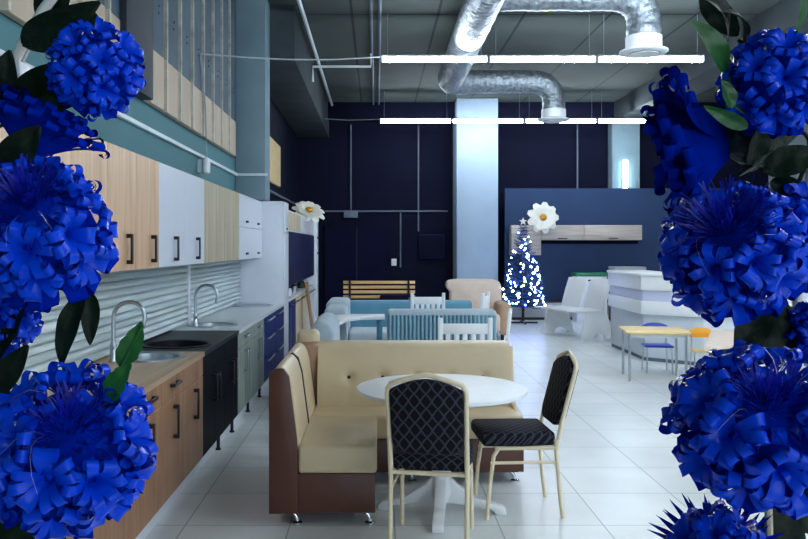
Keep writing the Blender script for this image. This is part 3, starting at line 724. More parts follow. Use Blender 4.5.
# Christmas tree
X0, Y0 = 3.04, 16.75
Tr = thing('christmas_tree', (X0, Y0, 0), 'small artificial fir tree with white lights in front of blue partition', 'tree')
part('stand', MB().tube([(X0, Y0, .05), (X0, Y0, .5)], .03, 8).tube([(X0-.3, Y0, .02), (X0+.3, Y0, .02)], .018, 6).tube([(X0, Y0-.3, .02), (X0, Y0+.3, .02)], .018, 6), M['black_metal'], Tr)
part('trunk', MB().tube([(X0, Y0, .4), (X0, Y0, 2.0)], [.03, .01], 8), M['plank'], Tr)
bm = bmesh.new(); rnd = random.Random(5)
def tri(a, b, c): bm.faces.new([bm.verts.new(v) for v in (a, b, c)])
z = .36
while z < 2.02:
    rr = .47*((2.10-z)/1.74)**.85+.02; nb = max(6, int(20*rr/.45))
    for i in range(nb):
        a = 2*PI*(i+rnd.random())/nb; L = rr*rnd.uniform(.8, 1.1); dr = Vector((math.cos(a), math.sin(a), 0))
        sd = Vector((-math.sin(a), math.cos(a), 0))
        for q in range(max(4, int(L/.022))):
            t0 = (q+.5)/max(4, int(L/.022)); c = Vector((X0, Y0, z)) + dr*L*t0 + Vector((0, 0, -.12*L*t0 + .10*t0*t0))
            for s in (-1, 1, 0):
                ln = rnd.uniform(.05, .085); tip = c + sd*s*ln + dr*ln*.7 + Vector((0, 0, rnd.uniform(-.02, .045)))
                w = Vector((0, 0, .007)) if s else sd*.007
                tri(c-w-dr*.006, c+w+dr*.006, tip)
    z += .062
m = MB(); m._add(bm); part('foliage', m, M['fir'], Tr, None, 'stuff')
for i in range(98):
    z = .4+1.6*(1-math.sqrt((i+.5)/98))
    rr = .46*((2.10-z)/1.74)**.85+.02; a = -PI/2+rnd.uniform(-1.7, 1.7); q = rnd.uniform(.86, 1.06)
    part('light_bulb', MB().sphere((X0+rr*q*math.cos(a), Y0+rr*q*math.sin(a), z), rnd.choice((.014, .017, .021)), u=6, v=4), M['led' if i % 4 else 'led_blue'], Tr)
st = []
for i in range(10): a = PI/2+2*PI*i/10; r_ = .085 if i % 2 == 0 else .036; st.append((X0+r_*math.cos(a), 2.12+r_*math.sin(a)))
part('star_topper', MB().prism(st, 'xz', Y0-.015, Y0+.015, .004), M['flower_white'], Tr)

# white plywood chairs with arched cut feet, facing -x, built with near side at y=0
def ply_chair(label):
    t = thing('plywood_bench', (0, 0, 0), label, 'bench')
    def foot(a, b):
        arc = [(.52+.13*math.cos(PI*i/10), .10*math.sin(PI*i/10)) for i in range(11)]
        poly = [(.12, 0), (.25, .47), (.66, .47), (.84, 0)] + arc
        return MB().prism(poly, 'xz', a, b, .004)
    part('side_panel', foot(0, .03), M['white_paint'], t); part('side_panel', foot(1.17, 1.2), M['white_paint'], t)
    part('seat', MB().box(-.02, .62, -.02, 1.22, .472, .50, .006), M['white_paint'], t)
    for a, b in ((-.02, .54), (.66, 1.22)):
        m = MB().prism([(.56, .47), (.60, .47), (.70, .8), (.78, 1.02), (.745, 1.03), (.66, .8)], 'xz', a, b, .006); part('back_panel', m, M['white_paint'], t)
    return t
pc = ply_chair('white plywood bench with arched feet and two back panels, left of counter'); pc.location = (3.37, 13.72, 0); pc.rotation_euler = (0, 0, R(22))

# reception counter
RC = thing('reception_counter', (4.4, 11.5, 0), 'white banded reception counter with angled corner', 'counter')
def ring(o):  # outline with inset o
    return [(3.70+o, 12.9), (3.69+o, 11.26+o*.7), (4.36, 10.70+o), (6.2, 10.70+o), (6.2, 11.3-o), (4.55, 11.3-o), (4.25-o, 11.55), (4.25-o, 12.9)]
part('plinth', MB().prism(ring(.06), 'xy', 0, .05), M['conduit'], RC)
part('base', MB().prism(ring(.05), 'xy', .05, .655, .004), M['counter_base'], RC)  # greyer colour stands in for the shade below the bands
part('lower_band', MB().prism(ring(0), 'xy', .655, .84, .006), M['white_paint'], RC)
part('middle_band', MB().prism(ring(.03), 'xy', .84, .99, .004), M['lavender'], RC)
part('upper_band', MB().prism(ring(0), 'xy', .99, 1.185, .006), M['white_paint'], RC)
part('counter_top', MB().prism(ring(-.02), 'xy', 1.187, 1.225, .006), M['white_paint'], RC)

# school desk and chairs
D = thing('school_desk', (3.36, 9.78, 0), 'birch topped school desk with grey legs in front of counter', 'desk')
dx, dy = 3.36, 9.78
part('desk_top', MB().box(dx-.37, dx+.37, dy-.33, dy+.33, .565, .60, .012, 3), M['desk_wood'], D)
part('apron', MB().box(dx-.32, dx+.32, dy-.27, dy-.25, .52, .565).box(dx-.32, dx+.32, dy+.25, dy+.27, .52, .565).box(dx-.32, dx-.30, dy-.27, dy+.27, .52, .565).box(dx+.30, dx+.32, dy-.27, dy+.27, .52, .565), M['conduit_white'], D)
for x in (dx-.32, dx+.32):
    for y in (dy-.27, dy+.27): part('leg', MB().tube([(x, y, 0), (x, y, .565)], .016, 8), M['steel'], D)
D.rotation_euler = (0, 0, R(-9))
def kid_chair(label, bm_, sm):
    t = thing('school_chair', (0, 0, 0), label, 'chair', 'small school chairs')
    part('seat', MB().box(-.19, .19, -.17, .17, .335, .36, .012, 3), sm, t)
    arc = [(-.19, .54)] + [(.19*math.cos(PI-PI*i/10)*1.0, .56+.075*math.sin(PI*i/10)) for i in range(11)] + [(.19, .54), (.17, .5), (-.17, .5)]
    part('backrest', MB().prism(arc, 'xz', .17, .195, .006), bm_, t)
    for s in (-1, 1):
        part('front_leg', MB().tube([(s*.16, -.15, .335), (s*.17, -.17, 0)], .011, 8), M['steel'], t)
        part('back_leg', MB().tube([(s*.17, .2, 0), (s*.15, .15, .34), (s*.14, .185, .6)], .011, 8), M['steel'], t)
    return t
kc = kid_chair('small blue school chair behind the birch topped desk', M['blue_plastic'], M['blue_plastic'])
kc.location = (3.58, 10.28, 0); kc.scale = (.92, .92, .97); kc.rotation_euler = (0, 0, R(-8))
kc2 = kid_chair('small orange backed school chair at right end of birch desk', M['orange_plastic'], M['desk_wood']); kc2.location = (3.98, 9.82, 0); kc2.scale = (.75, .8, .95); kc2.rotation_euler = (0, 0, R(-10))
GT = thing('trapezoid_table', (3.6, 8.2, 0), 'cream topped table with dark green legs partly behind right flowers', 'table')
part('table_top', MB().prism([(3.14, 7.73), (3.86, 9.3), (4.24, 9.3), (3.72, 7.98)], 'xy', .60, .635, .008), M['arm_cloth'], GT)
part('apron', MB().prism([(3.24, 7.86), (3.9, 9.22), (4.14, 9.22), (3.66, 8.02)], 'xy', .5, .6), M['green_dark'], GT)
for x, y in ((3.27, 7.90), (3.9, 9.2), (4.12, 9.2), (3.64, 8.04)): part('leg', MB().tube([(x, y, 0), (x, y, .52)], .024, 8), M['green_dark'], GT)
kc3 = kid_chair('small white school chair tucked under the dark green legged table', M['white_paint'], M['white_paint']); kc3.location = (3.56, 7.6, 0); kc3.rotation_euler = (0, 0, R(150))

# ------------------------------------------------------------------ ceiling: lamps and ducts
def tube_lamp(x, y, z, label, group, L=1.5):
    t = thing('tube_lamp', (x+L/2, y, z), label, 'lamp', group)
    part('housing', MB().box(x+.01, x+L-.01, y-.03, y+.03, z+.035, z+.06, .004, 1), M['lamp_white'], t)
    part('tube', MB().tube([(x+.03, y, z), (x+L-.03, y, z)], .034, 12), M['tube'], t)
    for q in (x+.01, x+L-.03): part('end_cap', MB().box(q, q+.02, y-.036, y+.036, z-.036, z+.05, .004, 1), M['lamp_white'], t)
    for q in (x+.1, x+L-.1): part('hanging_wire', MB().tube([(q, y, z+.06), (q, y, ZC)], .004, 5), M['cable'], t)
for r_, (y, x0, n, nm) in enumerate(((11.2, .05, 3, 'front row of tube lamps'), (16.7, .05, 4, 'far row of tube lamps'), (5.4, 1.9, 4, 'added unseen tube lamps'), (.2, 1.9, 4, 'added unseen tube lamps'), (3.0, 1.9, 4, 'added unseen tube lamps'), (8.0, 1.9, 4, 'added unseen tube lamps'))):  # last four rows are added out of view to light floor and flowers
    for i in range(n):
        lab = ['leftmost', 'second from left', 'third from left', 'rightmost'][i if n == 4 else (0, 1, 3)[i]]
        if n == 3 and i == 1: lab = 'middle'
        where = ['front glowing row near the ducts', 'far glowing row below the round vents', 'added unseen row above the round table', 'added unseen row above the flower arch', 'added unseen row nearest the dark chairs', 'added unseen row just before the ducts'][r_]
        tube_lamp(x0+i*1.503, y, 4.2, f'white tube lamp, {lab} one of the {where}', nm)
solo('lamp_cable', MB().tube([(.06+(-1.755-.06)*u, 11.2+(7.98-11.2)*u, 4.24+(3.51-4.24)*u-.05*math.sin(PI*u)) for u in [i/12 for i in range(13)]], .009, 6), M['cable'], 'thin cable from the front lamp row to the left wall', 'cable')
solo('lamp_cable', MB().tube([(.06, 16.7, 4.24), (-.6, 16.7, 4.22), (-1.4, 16.7, 4.27), (-1.79, 16.7, 4.25)], .009, 6), M['cable'], 'thin cable from the far lamp row to the left wall', 'cable')
wl = thing('wall_lamp', (5.5, 18.1, 2.9), 'vertical glowing tube lamp on the column above blue partition', 'lamp')
part('tube', MB().tube([(5.58, 18.07, 2.92), (5.58, 18.07, 3.52)], .05, 10), M['tube_wall'], wl)
part('holder', MB().box(5.52, 5.64, 18.10, 18.13, 2.9, 3.56, .01), M['lamp_white'], wl)

def corr(pts, r):
    out, rr = [], []
    P_ = [Vector(p) for p in pts]
    for a, b in zip(P_, P_[1:]):
        n = max(2, int((b-a).length/.028))
        for i in range(n): out.append(a.lerp(b, i/n)); rr.append(r*(1+.018*math.sin(len(out)*1.7)+.012*math.sin(len(out)*.37)))
    out.append(P_[-1]); rr.append(r); return out, rr
def arc3(c, a, b, n=8):  # quarter bend from direction a to b around c with |a|
    c, a, b = Vector(c), Vector(a), Vector(b)
    return [c + a*math.cos(PI/2*i/n) + b*math.sin(PI/2*i/n) for i in range(n+1)]
DU = thing('air_duct', (1.22, 10.5, 4.2), 'silver foil air duct with two branches ending in round vents', 'duct')
p, q = corr([(1.271, 9.0, 4.54), (1.271, 11.2, 4.52), (1.271, 13.83, 4.49), (1.31, 14.13, 4.5), (1.57, 14.25, 4.51)], .224)
part('main_duct', MB().tube(p, q, 20), M['foil'], DU)
for (yy, xe, zz, zd) in ((14.22, 3.12, 4.51, 3.97), (9.63, 3.19, 4.62, 4.06)):
    pts = [(1.4, yy, zz), (xe-.40, yy, zz)] + [tuple(v) for v in arc3((xe-.34, yy, zz-.34), (0, 0, .34), (.34, 0, 0))] + [(xe, yy, zd)]
    p, q = corr(pts, .2); part('branch_duct', MB().tube(p, q, 20), M['foil'], DU)
    v_ = part('vent', MB().lathe([(.19, .19), (.212, .18), (.212, .034), (.28, .014), (.285, 0), (.27, -.014), (.19, -.022), (.185, -.006), (0, -.006)], (xe, yy, zd-.134), 32), M['lamp_white'], DU, 'white round vent')
    part('vent_disc', MB().lathe([(0, -.034), (.17, -.034), (.174, -.027), (.157, -.017), (0, -.017)], (xe, yy, zd-.134), 32), M['white_paint'], v_)
for yy in (10.3, 11.7, 13.0): part('hanger', MB().tube([(1.271, yy, 4.7), (1.271, yy, ZC)], .006, 5), M['cable'], DU)
# ceiling pipes on the left
solo('ceiling_pipe', MB().tube([(-.08, 6.0, 4.78), (-.08, 18.0, 4.78)], .02, 6), M['conduit'], 'left one of two thin pipes running along the ceiling', 'pipe')
solo('ceiling_pipe', MB().tube([(.04, 6.0, 4.78), (.04, 18.0, 4.78)], .02, 6), M['conduit'], 'right one of two thin pipes running along the ceiling', 'pipe')
solo('ceiling_pipe', MB().tube([(-1.0, 6.0, 4.75), (-1.0, 17.9, 4.75)], .03, 6), M['conduit_white'], 'pale pipe along the ceiling beside the left beam', 'pipe')
solo('ceiling_pipe', MB().tube([(-1.05, 13.2, 4.3), (-1.05, 13.2, 4.55), (-.1, 13.2, 4.55), (-.1, 13.2, 4.76)], .02, 6), M['conduit_white'], 'bent pale pipe crossing below the ceiling near left beam', 'pipe')

# ------------------------------------------------------------------ flower arch in the foreground
AR = thing('flower_arch', (.02, 1.27, 0), 'thin white metal flower arch framing the view', 'arch')
ZA = 1.6
def archpts(r, cx, y, xr):
    rb = .25; zt = ZA+r
    pts = [(cx-r, y, 0), (cx-r, y, .8)] + [(cx-r*math.cos(PI/2*i/16), y, ZA+r*math.sin(PI/2*i/16)) for i in range(17)]
    pts += [(xr-rb+rb*math.sin(PI/2*i/8), y, zt-rb+rb*math.cos(PI/2*i/8)) for i in range(9)] + [(xr, y, 1.95), (xr-.03, y, 1.62), (xr-.042, y, 1.52), (xr-.042, y, .8), (xr-.042, y, 0)]
    return pts
part('outer_pole', MB().tube(archpts(.67, .03, 1.27, .706), .0085, 10), M['pole'], AR)
part('inner_pole', MB().tube(archpts(.69, .03, 1.33, .742), .005, 8), M['pole'], AR)
for a in (12, 30, 50, 75):
    c_, s_ = math.cos(R(a)), math.sin(R(a))
    part('cross_tie', MB().tube([(.03-.67*c_, 1.27, ZA+.67*s_), (.03-.69*c_, 1.33, ZA+.69*s_)], .005, 6), M['pole'], AR)
for q, xa, xb in ((-1, -.64, -.66), (1, .664, .70)):
    for z in (.3, .7, 1.1, 1.5): part('cross_tie', MB().tube([(xa, 1.27, z), (xb, 1.33, z)], .005, 6), M['pole'], AR)
    part('base_plate', MB().box(xa-.08, xa+.1, 1.15, 1.45, 0, .008), M['pole'], AR)
part('clamp', MB().box(-.60, -.555, 1.25, 1.29, 1.86, 1.89, .004), M['white_paint'], AR)

# petals
def petal_mesh(name, L, w, f0, f1, curl, cfrac, mat, tipw=.9, cup=.12, notch=True, point=False, gap=.16):
    """ribbon petal in the local xz plane, leaving the axis with elevation f0, bending to f1; its tip is slit in two and each half rolled back"""
    ns, nc = 7, 11; body = L*(1-cfrac); cl = L*cfrac
    def path(kc, df):
        x = z = 0.0; ph = f0; seq = [(x, z, ph, 0)]
        for i in range(1, ns+1):
            ph = f0+(f1-f0)*(i/ns)+df*(i/ns)**3; x += body/ns*math.cos(R(ph)); z += body/ns*math.sin(R(ph)); seq.append((x, z, ph, i/ns*(1-cfrac)))
        for i in range(1, nc+1):
            ph -= curl*kc/nc; sh = 1.12-.30*i/nc
            x += cl/nc*math.cos(R(ph))*sh; z += cl/nc*math.sin(R(ph))*sh; seq.append((x, z, ph, (1-cfrac)+cfrac*i/nc))
        return seq
    nh = 4
    def wid(s):
        if point: return w*(.6+.4*min(1, s*3))*(1 if s < .7 else max(.04, (1-s)/.3))
        return w*(.34+.66*min(1, s/.55)**.8) * (1 if s < .75 else 1-(1-tipw)*(s-.75)/.25)
    b = bmesh.new(); slit = ns-2 if notch else 99; sides = []
    for sd, kc, df in ((-1, 1, 0), (1, .86 if notch else 1, 10 if notch else 0)):
        rows = []
        for i, (x, z, p_, s) in enumerate(path(kc, df)):
            ww = wid(s)/2; row = []
            g = 0 if i < slit else gap*min(1, (i-slit)/3)
            for j in range(nh):
                v = j/(nh-1); c_ = cup*w*v*v*(1-.9*s)
                if j == 0 and sd == 1 and i < slit: row.append(sides[0][i][0]); continue
                row.append(b.verts.new((x-math.sin(R(p_))*c_, sd*ww*(v+(1-v)*g+g*.35), z+math.cos(R(p_))*c_)))
            rows.append(row)
        sides.append(rows)
    for k_, rows in enumerate(sides):
        for i in range(len(rows)-1):
            for j in range(nh-1):
                q = (rows[i][j], rows[i+1][j], rows[i+1][j+1], rows[i][j+1])
                if not notch and k_ == 1 and j == 0: pass
                b.faces.new(q if k_ else q[::-1])
    bmesh.ops.recalc_face_normals(b, faces=b.faces[:])
    m = MB(); m._add(b); return m.mesh(name, mat, 180)

def make_rings(style):
    rr = random.Random(hash(style) % 97 if not isinstance(style, str) else sum(map(ord, style)))
    if style == 'full':
        spec = [(11, .122, .058, -12, -46, 300, .40, .022, -.012), (11, .124, .056, 14, -20, 305, .40, .020, -.004), (10, .118, .054, 36, 6, 305, .42, .017, .003), (9, .106, .050, 56, 30, 305, .44, .013, .008), (6, .09, .042, 74, 54, 300, .46, .009, .010)]
    elif style == 'dome':
        spec = [(9, .118, .062, -6, -50, 305, .42, .022, -.01), (9, .122, .060, 24, -12, 310, .42, .02, 0), (8, .118, .058, 48, 18, 315, .44, .016, .006), (7, .11, .054, 66, 44, 315, .46, .012, .01), (4, .095, .05, 84, 68, 315, .48, .005, .012)]
    elif style == 'trumpet':
        spec = [(13, .17, .066, 56, 26, 260, .2, .020, 0), (12, .17, .064, 64, 38, 260, .2, .017, .004), (9, .16, .056, 74, 54, 260, .22, .012, .008)]
    else:  # spiky
        spec = [(34, .105, .0095, 6, 2, 20, .2, .02, -.006), (32, .10, .0095, 22, 14, 20, .2, .02, 0), (9, .11, .056, 30, 0, 300, .42, .018, .006), (8, .10, .052, 54, 28, 300, .44, .012, .01), (5, .085, .046, 76, 56, 300, .46, .008, .012)]
    florets = []
    pet = lambda L, w, f0, f1, curl, cf, mat, notch: petal_mesh('petal', L, w, f0, f1, curl, cf, M[mat], .92, .10, notch, False, .14)
    if style in ('full', 'dome', 'spiky'):
        spec = {'full': [spec[0], spec[4]], 'dome': [spec[0]], 'spiky': spec[:2]}[style]
        fp = [pet(.072*k, .029*k2, 82, 26+dq, 340*kc, .56, 'petal_blue', nt) for k, k2, dq, kc, nt in ((1, 1, 0, 1, True), (.92, 1.12, 12, .95, True), (1.12, 1.1, -8, 1.05, True), (.97, 1.05, 18, 1.1, True), (1.06, .8, 4, .9, False))]
        lay = {'full': [(9, 0, .072, 5), (7, 37, .076, 5)], 'dome': [(9, 0, .068, 5), (6, 42, .074, 5), (1, 88, .078, 6)], 'spiky': [(5, 46, .062, 5), (1, 88, .066, 6)]}[style]
        for n, el, rad, k in lay: florets.append((n, el, rad, k, fp))
    out = []
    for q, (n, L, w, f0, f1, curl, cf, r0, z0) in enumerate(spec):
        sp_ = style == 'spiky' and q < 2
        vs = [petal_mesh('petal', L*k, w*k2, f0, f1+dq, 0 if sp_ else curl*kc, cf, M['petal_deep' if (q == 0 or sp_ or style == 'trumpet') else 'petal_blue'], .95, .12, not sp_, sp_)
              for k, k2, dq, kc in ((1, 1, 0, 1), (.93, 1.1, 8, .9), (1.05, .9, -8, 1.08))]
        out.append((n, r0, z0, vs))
    return out, florets
RINGS = {k: make_rings(k) for k in ('full', 'dome', 'trumpet', 'spiky')}
def ribbon_flower(pos, axis, scale, style, label, stem_to, tuft=.055, seed=1, spin=0):
    rr = random.Random(seed)
    t = thing('ribbon_flower', pos, label, 'flower', 'blue ribbon flowers on the arch')
    Q = Vector(axis).to_track_quat('Z', 'Y'); t.rotation_mode = 'QUATERNION'; t.rotation_quaternion = Q; t.scale = (scale,)*3
    for n, el, rad, k, vs in RINGS[style][1]:
        off = rr.random()*6
        for i in range(n):
            a = off+2*PI*(i+rr.uniform(-.12, .12))/n; e = R(el+rr.uniform(-6, 6))
            nd = Vector((math.cos(a)*math.cos(e), math.sin(a)*math.cos(e), math.sin(e)))
            fm = Matrix.Translation(nd*rad+Vector((0, 0, -.004))) @ (nd+Vector((rr.uniform(-.12, .12), rr.uniform(-.12, .12), .10))).to_track_quat('Z', 'Y').to_matrix().to_4x4()
            o2 = rr.random()*6
            for j in range(k):
                o = bpy.data.objects.new('petal', rr.choice(vs)); C.objects.link(o); o.parent = t
                aj = o2+2*PI*j/k+rr.uniform(-.12, .12)
                o.matrix_basis = fm @ Matrix.Rotation(aj, 4, 'Z') @ Matrix.Translation((.005, 0, rr.uniform(-.004, .004))) @ Matrix.Rotation(rr.uniform(-.26, .26), 4, 'Y') @ Matrix.Rotation(rr.uniform(-.3, .3), 4, 'Z') @ Matrix.Scale(rr.uniform(.9, 1.08), 4)
    for n, r0, z0, vs in RINGS[style][0]:
        off = rr.random()*6
        for i in range(n):
            a = off+2*PI*i/n+rr.uniform(-.1, .1)
            o = bpy.data.objects.new('petal', rr.choice(vs)); C.objects.link(o); o.parent = t
            o.location = (r0*math.cos(a), r0*math.sin(a), z0+rr.uniform(-.003, .003))
            o.rotation_euler = (rr.uniform(-.16, .16), rr.uniform(-.13, .13), a); o.scale = (rr.uniform(.92, 1.06),)*3
    if tuft:
        b = bmesh.new()
        for i in range(300):
            a = rr.uniform(0, 2*PI); lean = rr.uniform(.05, 1.05); L = tuft*rr.uniform(.7, 1.25); w = rr.choice((.0004, .0007, .0014))
            d = Vector((math.cos(a), math.sin(a), 0)); s = Vector((-math.sin(a), math.cos(a), 0)); V = []
            for k_ in range(5):
                q = k_/4; ln = lean*(.6+.6*q); c = d*(.004+L*q*math.sin(ln)) + Vector((0, 0, .022+L*q*math.cos(ln))) + s*.006*math.sin(q*4+i)*q
                V.append((b.verts.new(c-s*w), b.verts.new(c+s*w)))
            for k_ in range(4): b.faces.new((V[k_][0], V[k_][1], V[k_+1][1], V[k_+1][0]))
        m = MB(); m._add(b); o = bpy.data.objects.new('stamen_tuft', m.mesh('stamen_tuft', M['thread'])); C.objects.link(o); o.parent = t; o['kind'] = 'stuff'; o['label'] = 'violet-blue thread tuft'
        m = MB()
        for i in range(4):
            a = rr.uniform(0, 6.28); pts = []
            for k_ in range(8):
                q = k_/7; pts.append(((.01+.07*q)*math.cos(a+q*1.4*math.sin(i)), (.01+.07*q)*math.sin(a+q*1.4*math.sin(i)), .03+.05*math.sin(PI*q*.8)+.006*math.sin(i+q*9)))
            m.tube(pts, .0002, 4)
        o = bpy.data.objects.new('tinsel_threads', m.mesh('tinsel_threads', M['tinsel'])); C.objects.link(o); o.parent = t; o['kind'] = 'stuff'; o['label'] = 'fine silver threads'
    if style != 'trumpet':
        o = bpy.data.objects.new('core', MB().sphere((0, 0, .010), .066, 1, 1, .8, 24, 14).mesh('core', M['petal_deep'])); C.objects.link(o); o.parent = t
    # calyx with overlapping scales
    KC = 1.3
    m = MB().lathe([(0, -.075), (.008, -.075), (.014, -.066), (.03, -.045), (.036, -.025), (.032, -.004), (.02, .008), (0, .012)], (0, 0, 0), 18)
    for r_i, (zz, rad) in enumerate(((-.055, .024), (-.04, .034), (-.024, .038))):
        for i in range(9):
            a = 2*PI*(i+.5*(r_i % 2))/9; d = Vector((math.cos(a), math.sin(a), 0))
            b = bmesh.new(); s = Vector((-d.y, d.x, 0)); c = d*rad+Vector((0, 0, zz))
            vs = [b.verts.new(v) for v in (c-s*.011, c+s*.011, c+s*.009+d*.005+Vector((0, 0, .016)), c+d*.010+Vector((0, 0, .027)), c-s*.009+d*.005+Vector((0, 0, .016)))]
            b.faces.new(vs); m._add(b)
    m.xform(Matrix.Scale(KC, 4))
    o = bpy.data.objects.new('calyx', m.mesh('calyx', M['calyx'])); C.objects.link(o); o.parent = t; o['label'] = 'dark green calyx'
    # stem down to the arch
    inv = (Matrix.Translation(Vector(pos)) @ Q.to_matrix().to_4x4() @ Matrix.Scale(scale, 4)).inverted()
    e = inv @ Vector(stem_to); p0 = Vector((0, 0, -.07)); p1 = Vector((0, 0, -.14))
    pts = [p0*(1-u)**2+p1*2*u*(1-u)+e*u*u for u in [i/8 for i in range(9)]]
    o = bpy.data.objects.new('stem', MB().tube(pts, .0035, 7).mesh('stem', M['leaf_dark'])); C.objects.link(o); o.parent = t; o['label'] = 'dark green stem'
    return t
def arch_at(z, side, y=1.27):
    if side > 0: return Vector((.664, y, z))
    dx = .67 if z < ZA else math.sqrt(max(0, .67*.67-(z-ZA)**2))
    return Vector((.03-dx, y, z))
F = ribbon_flower
F(P(97, 70, 1.22), (.5, -.84, .1), .72, 'dome', 'smallest blue ribbon flower, highest on the left of the arch', arch_at(1.88, -1), 0, 11)
F(P(38, 232, 1.10), (.08, -.72, .62), 1.0, 'full', 'large blue ribbon flower in front of the oak wall cabinets', arch_at(1.5, -1), .075, 12)
F(P(28, 158, 1.24), (.35, .1, .95), .72, 'trumpet', 'blue ribbon flower half hidden above the large one on left', arch_at(1.62, -1), 0, 13)
F(P(-2, 318, 1.22), (-.3, -.5, -.8), .62, 'dome', 'blue ribbon flower cut by left frame edge, between two large flowers', arch_at(1.45, -1), 0, 14)
F(P(68, 448, 1.04), (.34, -.74, .56), 1.06, 'full', 'large blue ribbon flower at lower left in front of base cabinets', arch_at(1.15, -1), .06, 15)
F(P(775, 85, 1.20), (-.05, -.72, .65), .8, 'dome', 'blue domed ribbon flower at the upper right of the arch', arch_at(1.66, 1), 0, 21)
F(P(733, 140, 1.28), (-.9, .3, -.16), .98, 'trumpet', 'blue ribbon flower seen from the side, facing left at upper right', arch_at(1.7, 1), 0, 22)
F(P(732, 252, 1.12), (-.42, -.68, .55), .93, 'full', 'large blue ribbon flower at middle right with long thread tuft', arch_at(1.5, 1), .085, 23)
F(P(800, 240, 1.17), (.1, -.93, .3), .78, 'dome', 'blue domed ribbon flower at right frame edge beside the large one', arch_at(1.52, 1), 0, 24)
F(P(757, 425, 1.06), (-.1, -.78, .58), 1.08, 'full', 'largest blue ribbon flower at lower right over the pale floor', arch_at(1.2, 1), .065, 25)
F(P(718, 560, 1.08), (-.25, -.55, .8), .80, 'spiky', 'spiky blue ribbon flower at the bottom right corner', arch_at(1.0, 1), 0, 26)
F(P(818, 333, 1.18), (-.55, -.8, .1), .5, 'dome', 'small blue ribbon flower cut by right frame edge', arch_at(1.42, 1), 0, 27)

# leaves
def leaf_mb(p0, p1, w, bend, roll, serr=0, fold=.35):
    p0, p1 = Vector(p0), Vector(p1); ax = (p1-p0); L = ax.length; ax.normalize()
    view = Vector((0, -1, 0)); nrm = (view-ax*view.dot(ax)).normalized(); nrm = Quaternion(ax, roll) @ nrm; sd = ax.cross(nrm)
    def fn(u, v):
        s = u; ww = w/2*max(0, math.sin(PI*min(1, s**.8*.98+.01)))**.75
        if serr: ww *= 1+serr*abs(math.sin(s*PI*4.5))*(.3+.7*s)
        t = (v-.5)*2
        return p0+ax*L*s+sd*ww*t+nrm*(bend*L*math.sin(PI*s)-fold*ww*(1-abs(t))+.03*w*math.sin(s*14+t*3))
    return MB().grid(fn, 20, 9)
def twig(label, leaves, mat, stem=None):
    t = thing('leaf_sprig', leaves[0][0], label, 'leaves', 'green leaf sprigs on the arch')
    for (p0, p1, w, bend, roll, *s) in leaves: part('leaf', leaf_mb(p0, p1, w, bend, roll, s[0] if s else 0), mat, t, None, None, 70)
    if stem:
        part('stem', MB().tube(stem, .0028, 6), mat, t)
    return t
D1 = 1.26
twig('dark leaves at top left corner above the smallest flower', [(P(22, 45, D1), P(100, 2, 1.2), .055, .15, .5), (P(60, 20, D1), P(108, 40, 1.22), .04, .3, -.7), (P(40, 22, 1.29), P(70, -25, 1.27), .05, .1, .3)], M['leaf_dark'], [P(24, 45, D1), P(40, 20, D1), arch_at(1.95, -1)])
twig('broad dark leaves left of the smallest flower', [(P(18, 118, D1), P(78, 62, 1.2), .075, .12, .2), (P(10, 132, 1.24), P(80, 100, 1.22), .05, .14, -.4), (P(-5, 120, 1.25), P(10, 50, 1.22), .05, .1, .3)], M['leaf_dark'], [P(18, 118, D1), arch_at(1.78, -1)])
twig('small olive dark leaf above the large left flower', [(P(4, 172, 1.16), P(40, 126, 1.14), .05, .15, .2)], M['leaf_dark'], [P(4, 172, 1.16), arch_at(1.7, -1)])
twig('pair of hanging dark leaves below the large left flower', [(P(82, 292, 1.13), P(61, 366, 1.12), .034, .12, .2), (P(91, 293, 1.15), P(90, 345, 1.13), .026, .12, -.3)], M['leaf_dark'], [P(86, 293, 1.14), P(40, 285, 1.2), arch_at(1.5, -1)])
twig('two lit green leaves on a thin stem in front of oak worktop', [(P(120, 367, 1.02), P(142, 322, 1.0), .026, .1, .3, .25), (P(107, 402, 1.03), P(131, 364, 1.01), .028, .12, -.3, .3)], M['leaf'], [P(142, 325, 1.0), P(121, 366, 1.02), P(104, 408, 1.05), P(60, 430, 1.12)])
twig('dark leaves between middle and lower left flowers', [(P(-12, 395, 1.15), P(28, 345, 1.14), .04, .12, .3), (P(20, 300, 1.2), P(-4, 362, 1.18), .05, .12, .3), (P(2, 420, 1.16), P(18, 352, 1.17), .03, .1, -.5)], M['leaf_dark'], [P(-12, 395, 1.15), arch_at(1.36, -1)])
twig('dark leaves at the lower left corner under the flower', [(P(-15, 470, 1.12), P(52, 522, 1.1), .075, .14, .2), (P(-20, 510, 1.14), P(35, 545, 1.12), .06, .1, -.2), (P(62, 500, 1.12), P(66, 560, 1.12), .012, .05, .2)], M['leaf_dark'], [P(-15, 470, 1.12), arch_at(1.2, -1)])
twig('curled dark leaves at the top right near the round vent', [(P(728, 42, 1.25), P(683, -8, 1.22), .04, .28, .7), (P(738, 36, 1.27), P(700, -2, 1.24), .04, -.25, -.6), (P(742, 48, 1.26), P(716, 10, 1.22), .03, .3, 1.1)], M['leaf_dark'], [P(738, 40, 1.26), P(760, 60, 1.27), arch_at(1.86, 1)])
twig('bright green leaf beside the end of the front lamp row', [(P(727, 72, 1.2), P(692, 20, 1.18), .036, .15, .2), (P(733, 108, 1.16), P(722, 80, 1.15), .024, .1, .2), (P(748, 128, 1.17), P(704, 106, 1.15), .022, .12, -.4)], M['leaf'], [P(727, 72, 1.2), P(735, 105, 1.18), P(765, 130, 1.22), arch_at(1.74, 1)])
twig('slim green leaf above the domed flower at upper right', [(P(797, 30, 1.2), P(803, -10, 1.19), .02, .1, .6)], M['leaf'], [P(797, 30, 1.2), P(796, 60, 1.24), arch_at(1.8, 1)])
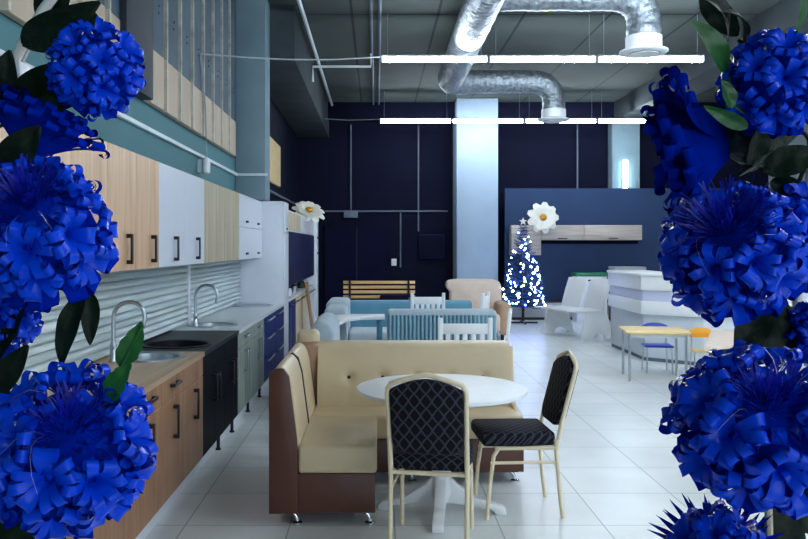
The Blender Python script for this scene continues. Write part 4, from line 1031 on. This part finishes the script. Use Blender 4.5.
twig('dark leaves under the domed flower at the upper right', [(P(762, 170, 1.15), P(822, 152, 1.13), .045, .1, -.3), (P(770, 182, 1.18), P(806, 190, 1.17), .03, .1, .3), (P(752, 165, 1.24), P(762, 118, 1.2), .04, .1, .3)], M['leaf_dark'], [P(762, 170, 1.15), arch_at(1.7, 1)])
twig('big dark leaves hanging below the large middle right flower', [(P(762, 298, 1.17), P(736, 362, 1.15), .05, .12, .15), (P(785, 296, 1.19), P(752, 368, 1.17), .045, .14, -.3), (P(772, 300, 1.2), P(792, 360, 1.17), .04, .1, .4), (P(755, 300, 1.2), P(786, 330, 1.2), .04, .1, .4)], M['leaf_dark'], [P(768, 298, 1.18), arch_at(1.55, 1)])
twig('dark leaves at lower right corner beside the beige stick', [(P(812, 505, 1.12), P(748, 540, 1.1), .05, .1, .2), (P(770, 500, 1.14), P(800, 560, 1.12), .05, .1, -.2), (P(790, 490, 1.16), P(830, 540, 1.14), .05, .1, .3)], M['leaf_dark'], [P(812, 505, 1.12), arch_at(1.2, 1)])
twig('bright green leaf tip at the right frame edge under largest flower', [(P(798, 490, 1.1), P(816, 448, 1.09), .03, .1, .2)], M['leaf'], [P(798, 490, 1.1), arch_at(1.25, 1)])
solo('plant_stick', MB().tube([P(768, 498, 1.1), P(770, 560, 1.1), P(772, 900, 1.15)], .0055, 8), M['stick'], 'beige plant stick below the largest flower at lower right', 'stick')

# ------------------------------------------------------------------ light, camera
W = bpy.data.worlds.new('World'); SC.world = W; W.use_nodes = True
bg = W.node_tree.nodes['Background']; bg.inputs[0].default_value = (.72, .86, 1, 1); bg.inputs[1].default_value = 2.3
for x0, x1 in ((1.2, 9.0),):
    L = bpy.data.lights.new('shopfront_daylight', 'AREA'); L.shape = 'RECTANGLE'; L.size = x1-x0; L.size_y = 4.0
    L.cycles.is_portal = True
    o = bpy.data.objects.new('shopfront_daylight', L); C.objects.link(o); o.location = ((x0+x1)/2, YF-.16, 2.3); o.rotation_euler = (R(90), 0, 0)
    o.rotation_euler = Vector((0, -1, 0)).to_track_quat('Z', 'Y').to_euler()
cam = bpy.data.cameras.new('camera'); co = bpy.data.objects.new('camera', cam); C.objects.link(co)
co.location = (0, 0, 1.6); co.rotation_euler = (R(90), 0, 0)
cam.sensor_width = 36; cam.lens = 805/808*36; cam.shift_x = 27/808; cam.shift_y = -23/808; cam.clip_start = .05
SC.camera = co
SC.view_settings.view_transform = 'Standard'; SC.view_settings.look = 'None'; SC.view_settings.exposure = .72; SC.view_settings.gamma = 1
SC.view_settings.use_curve_mapping = False
SC.cycles.max_bounces = 8; SC.cycles.diffuse_bounces = 5; SC.cycles.caustics_reflective = False; SC.cycles.caustics_refractive = False
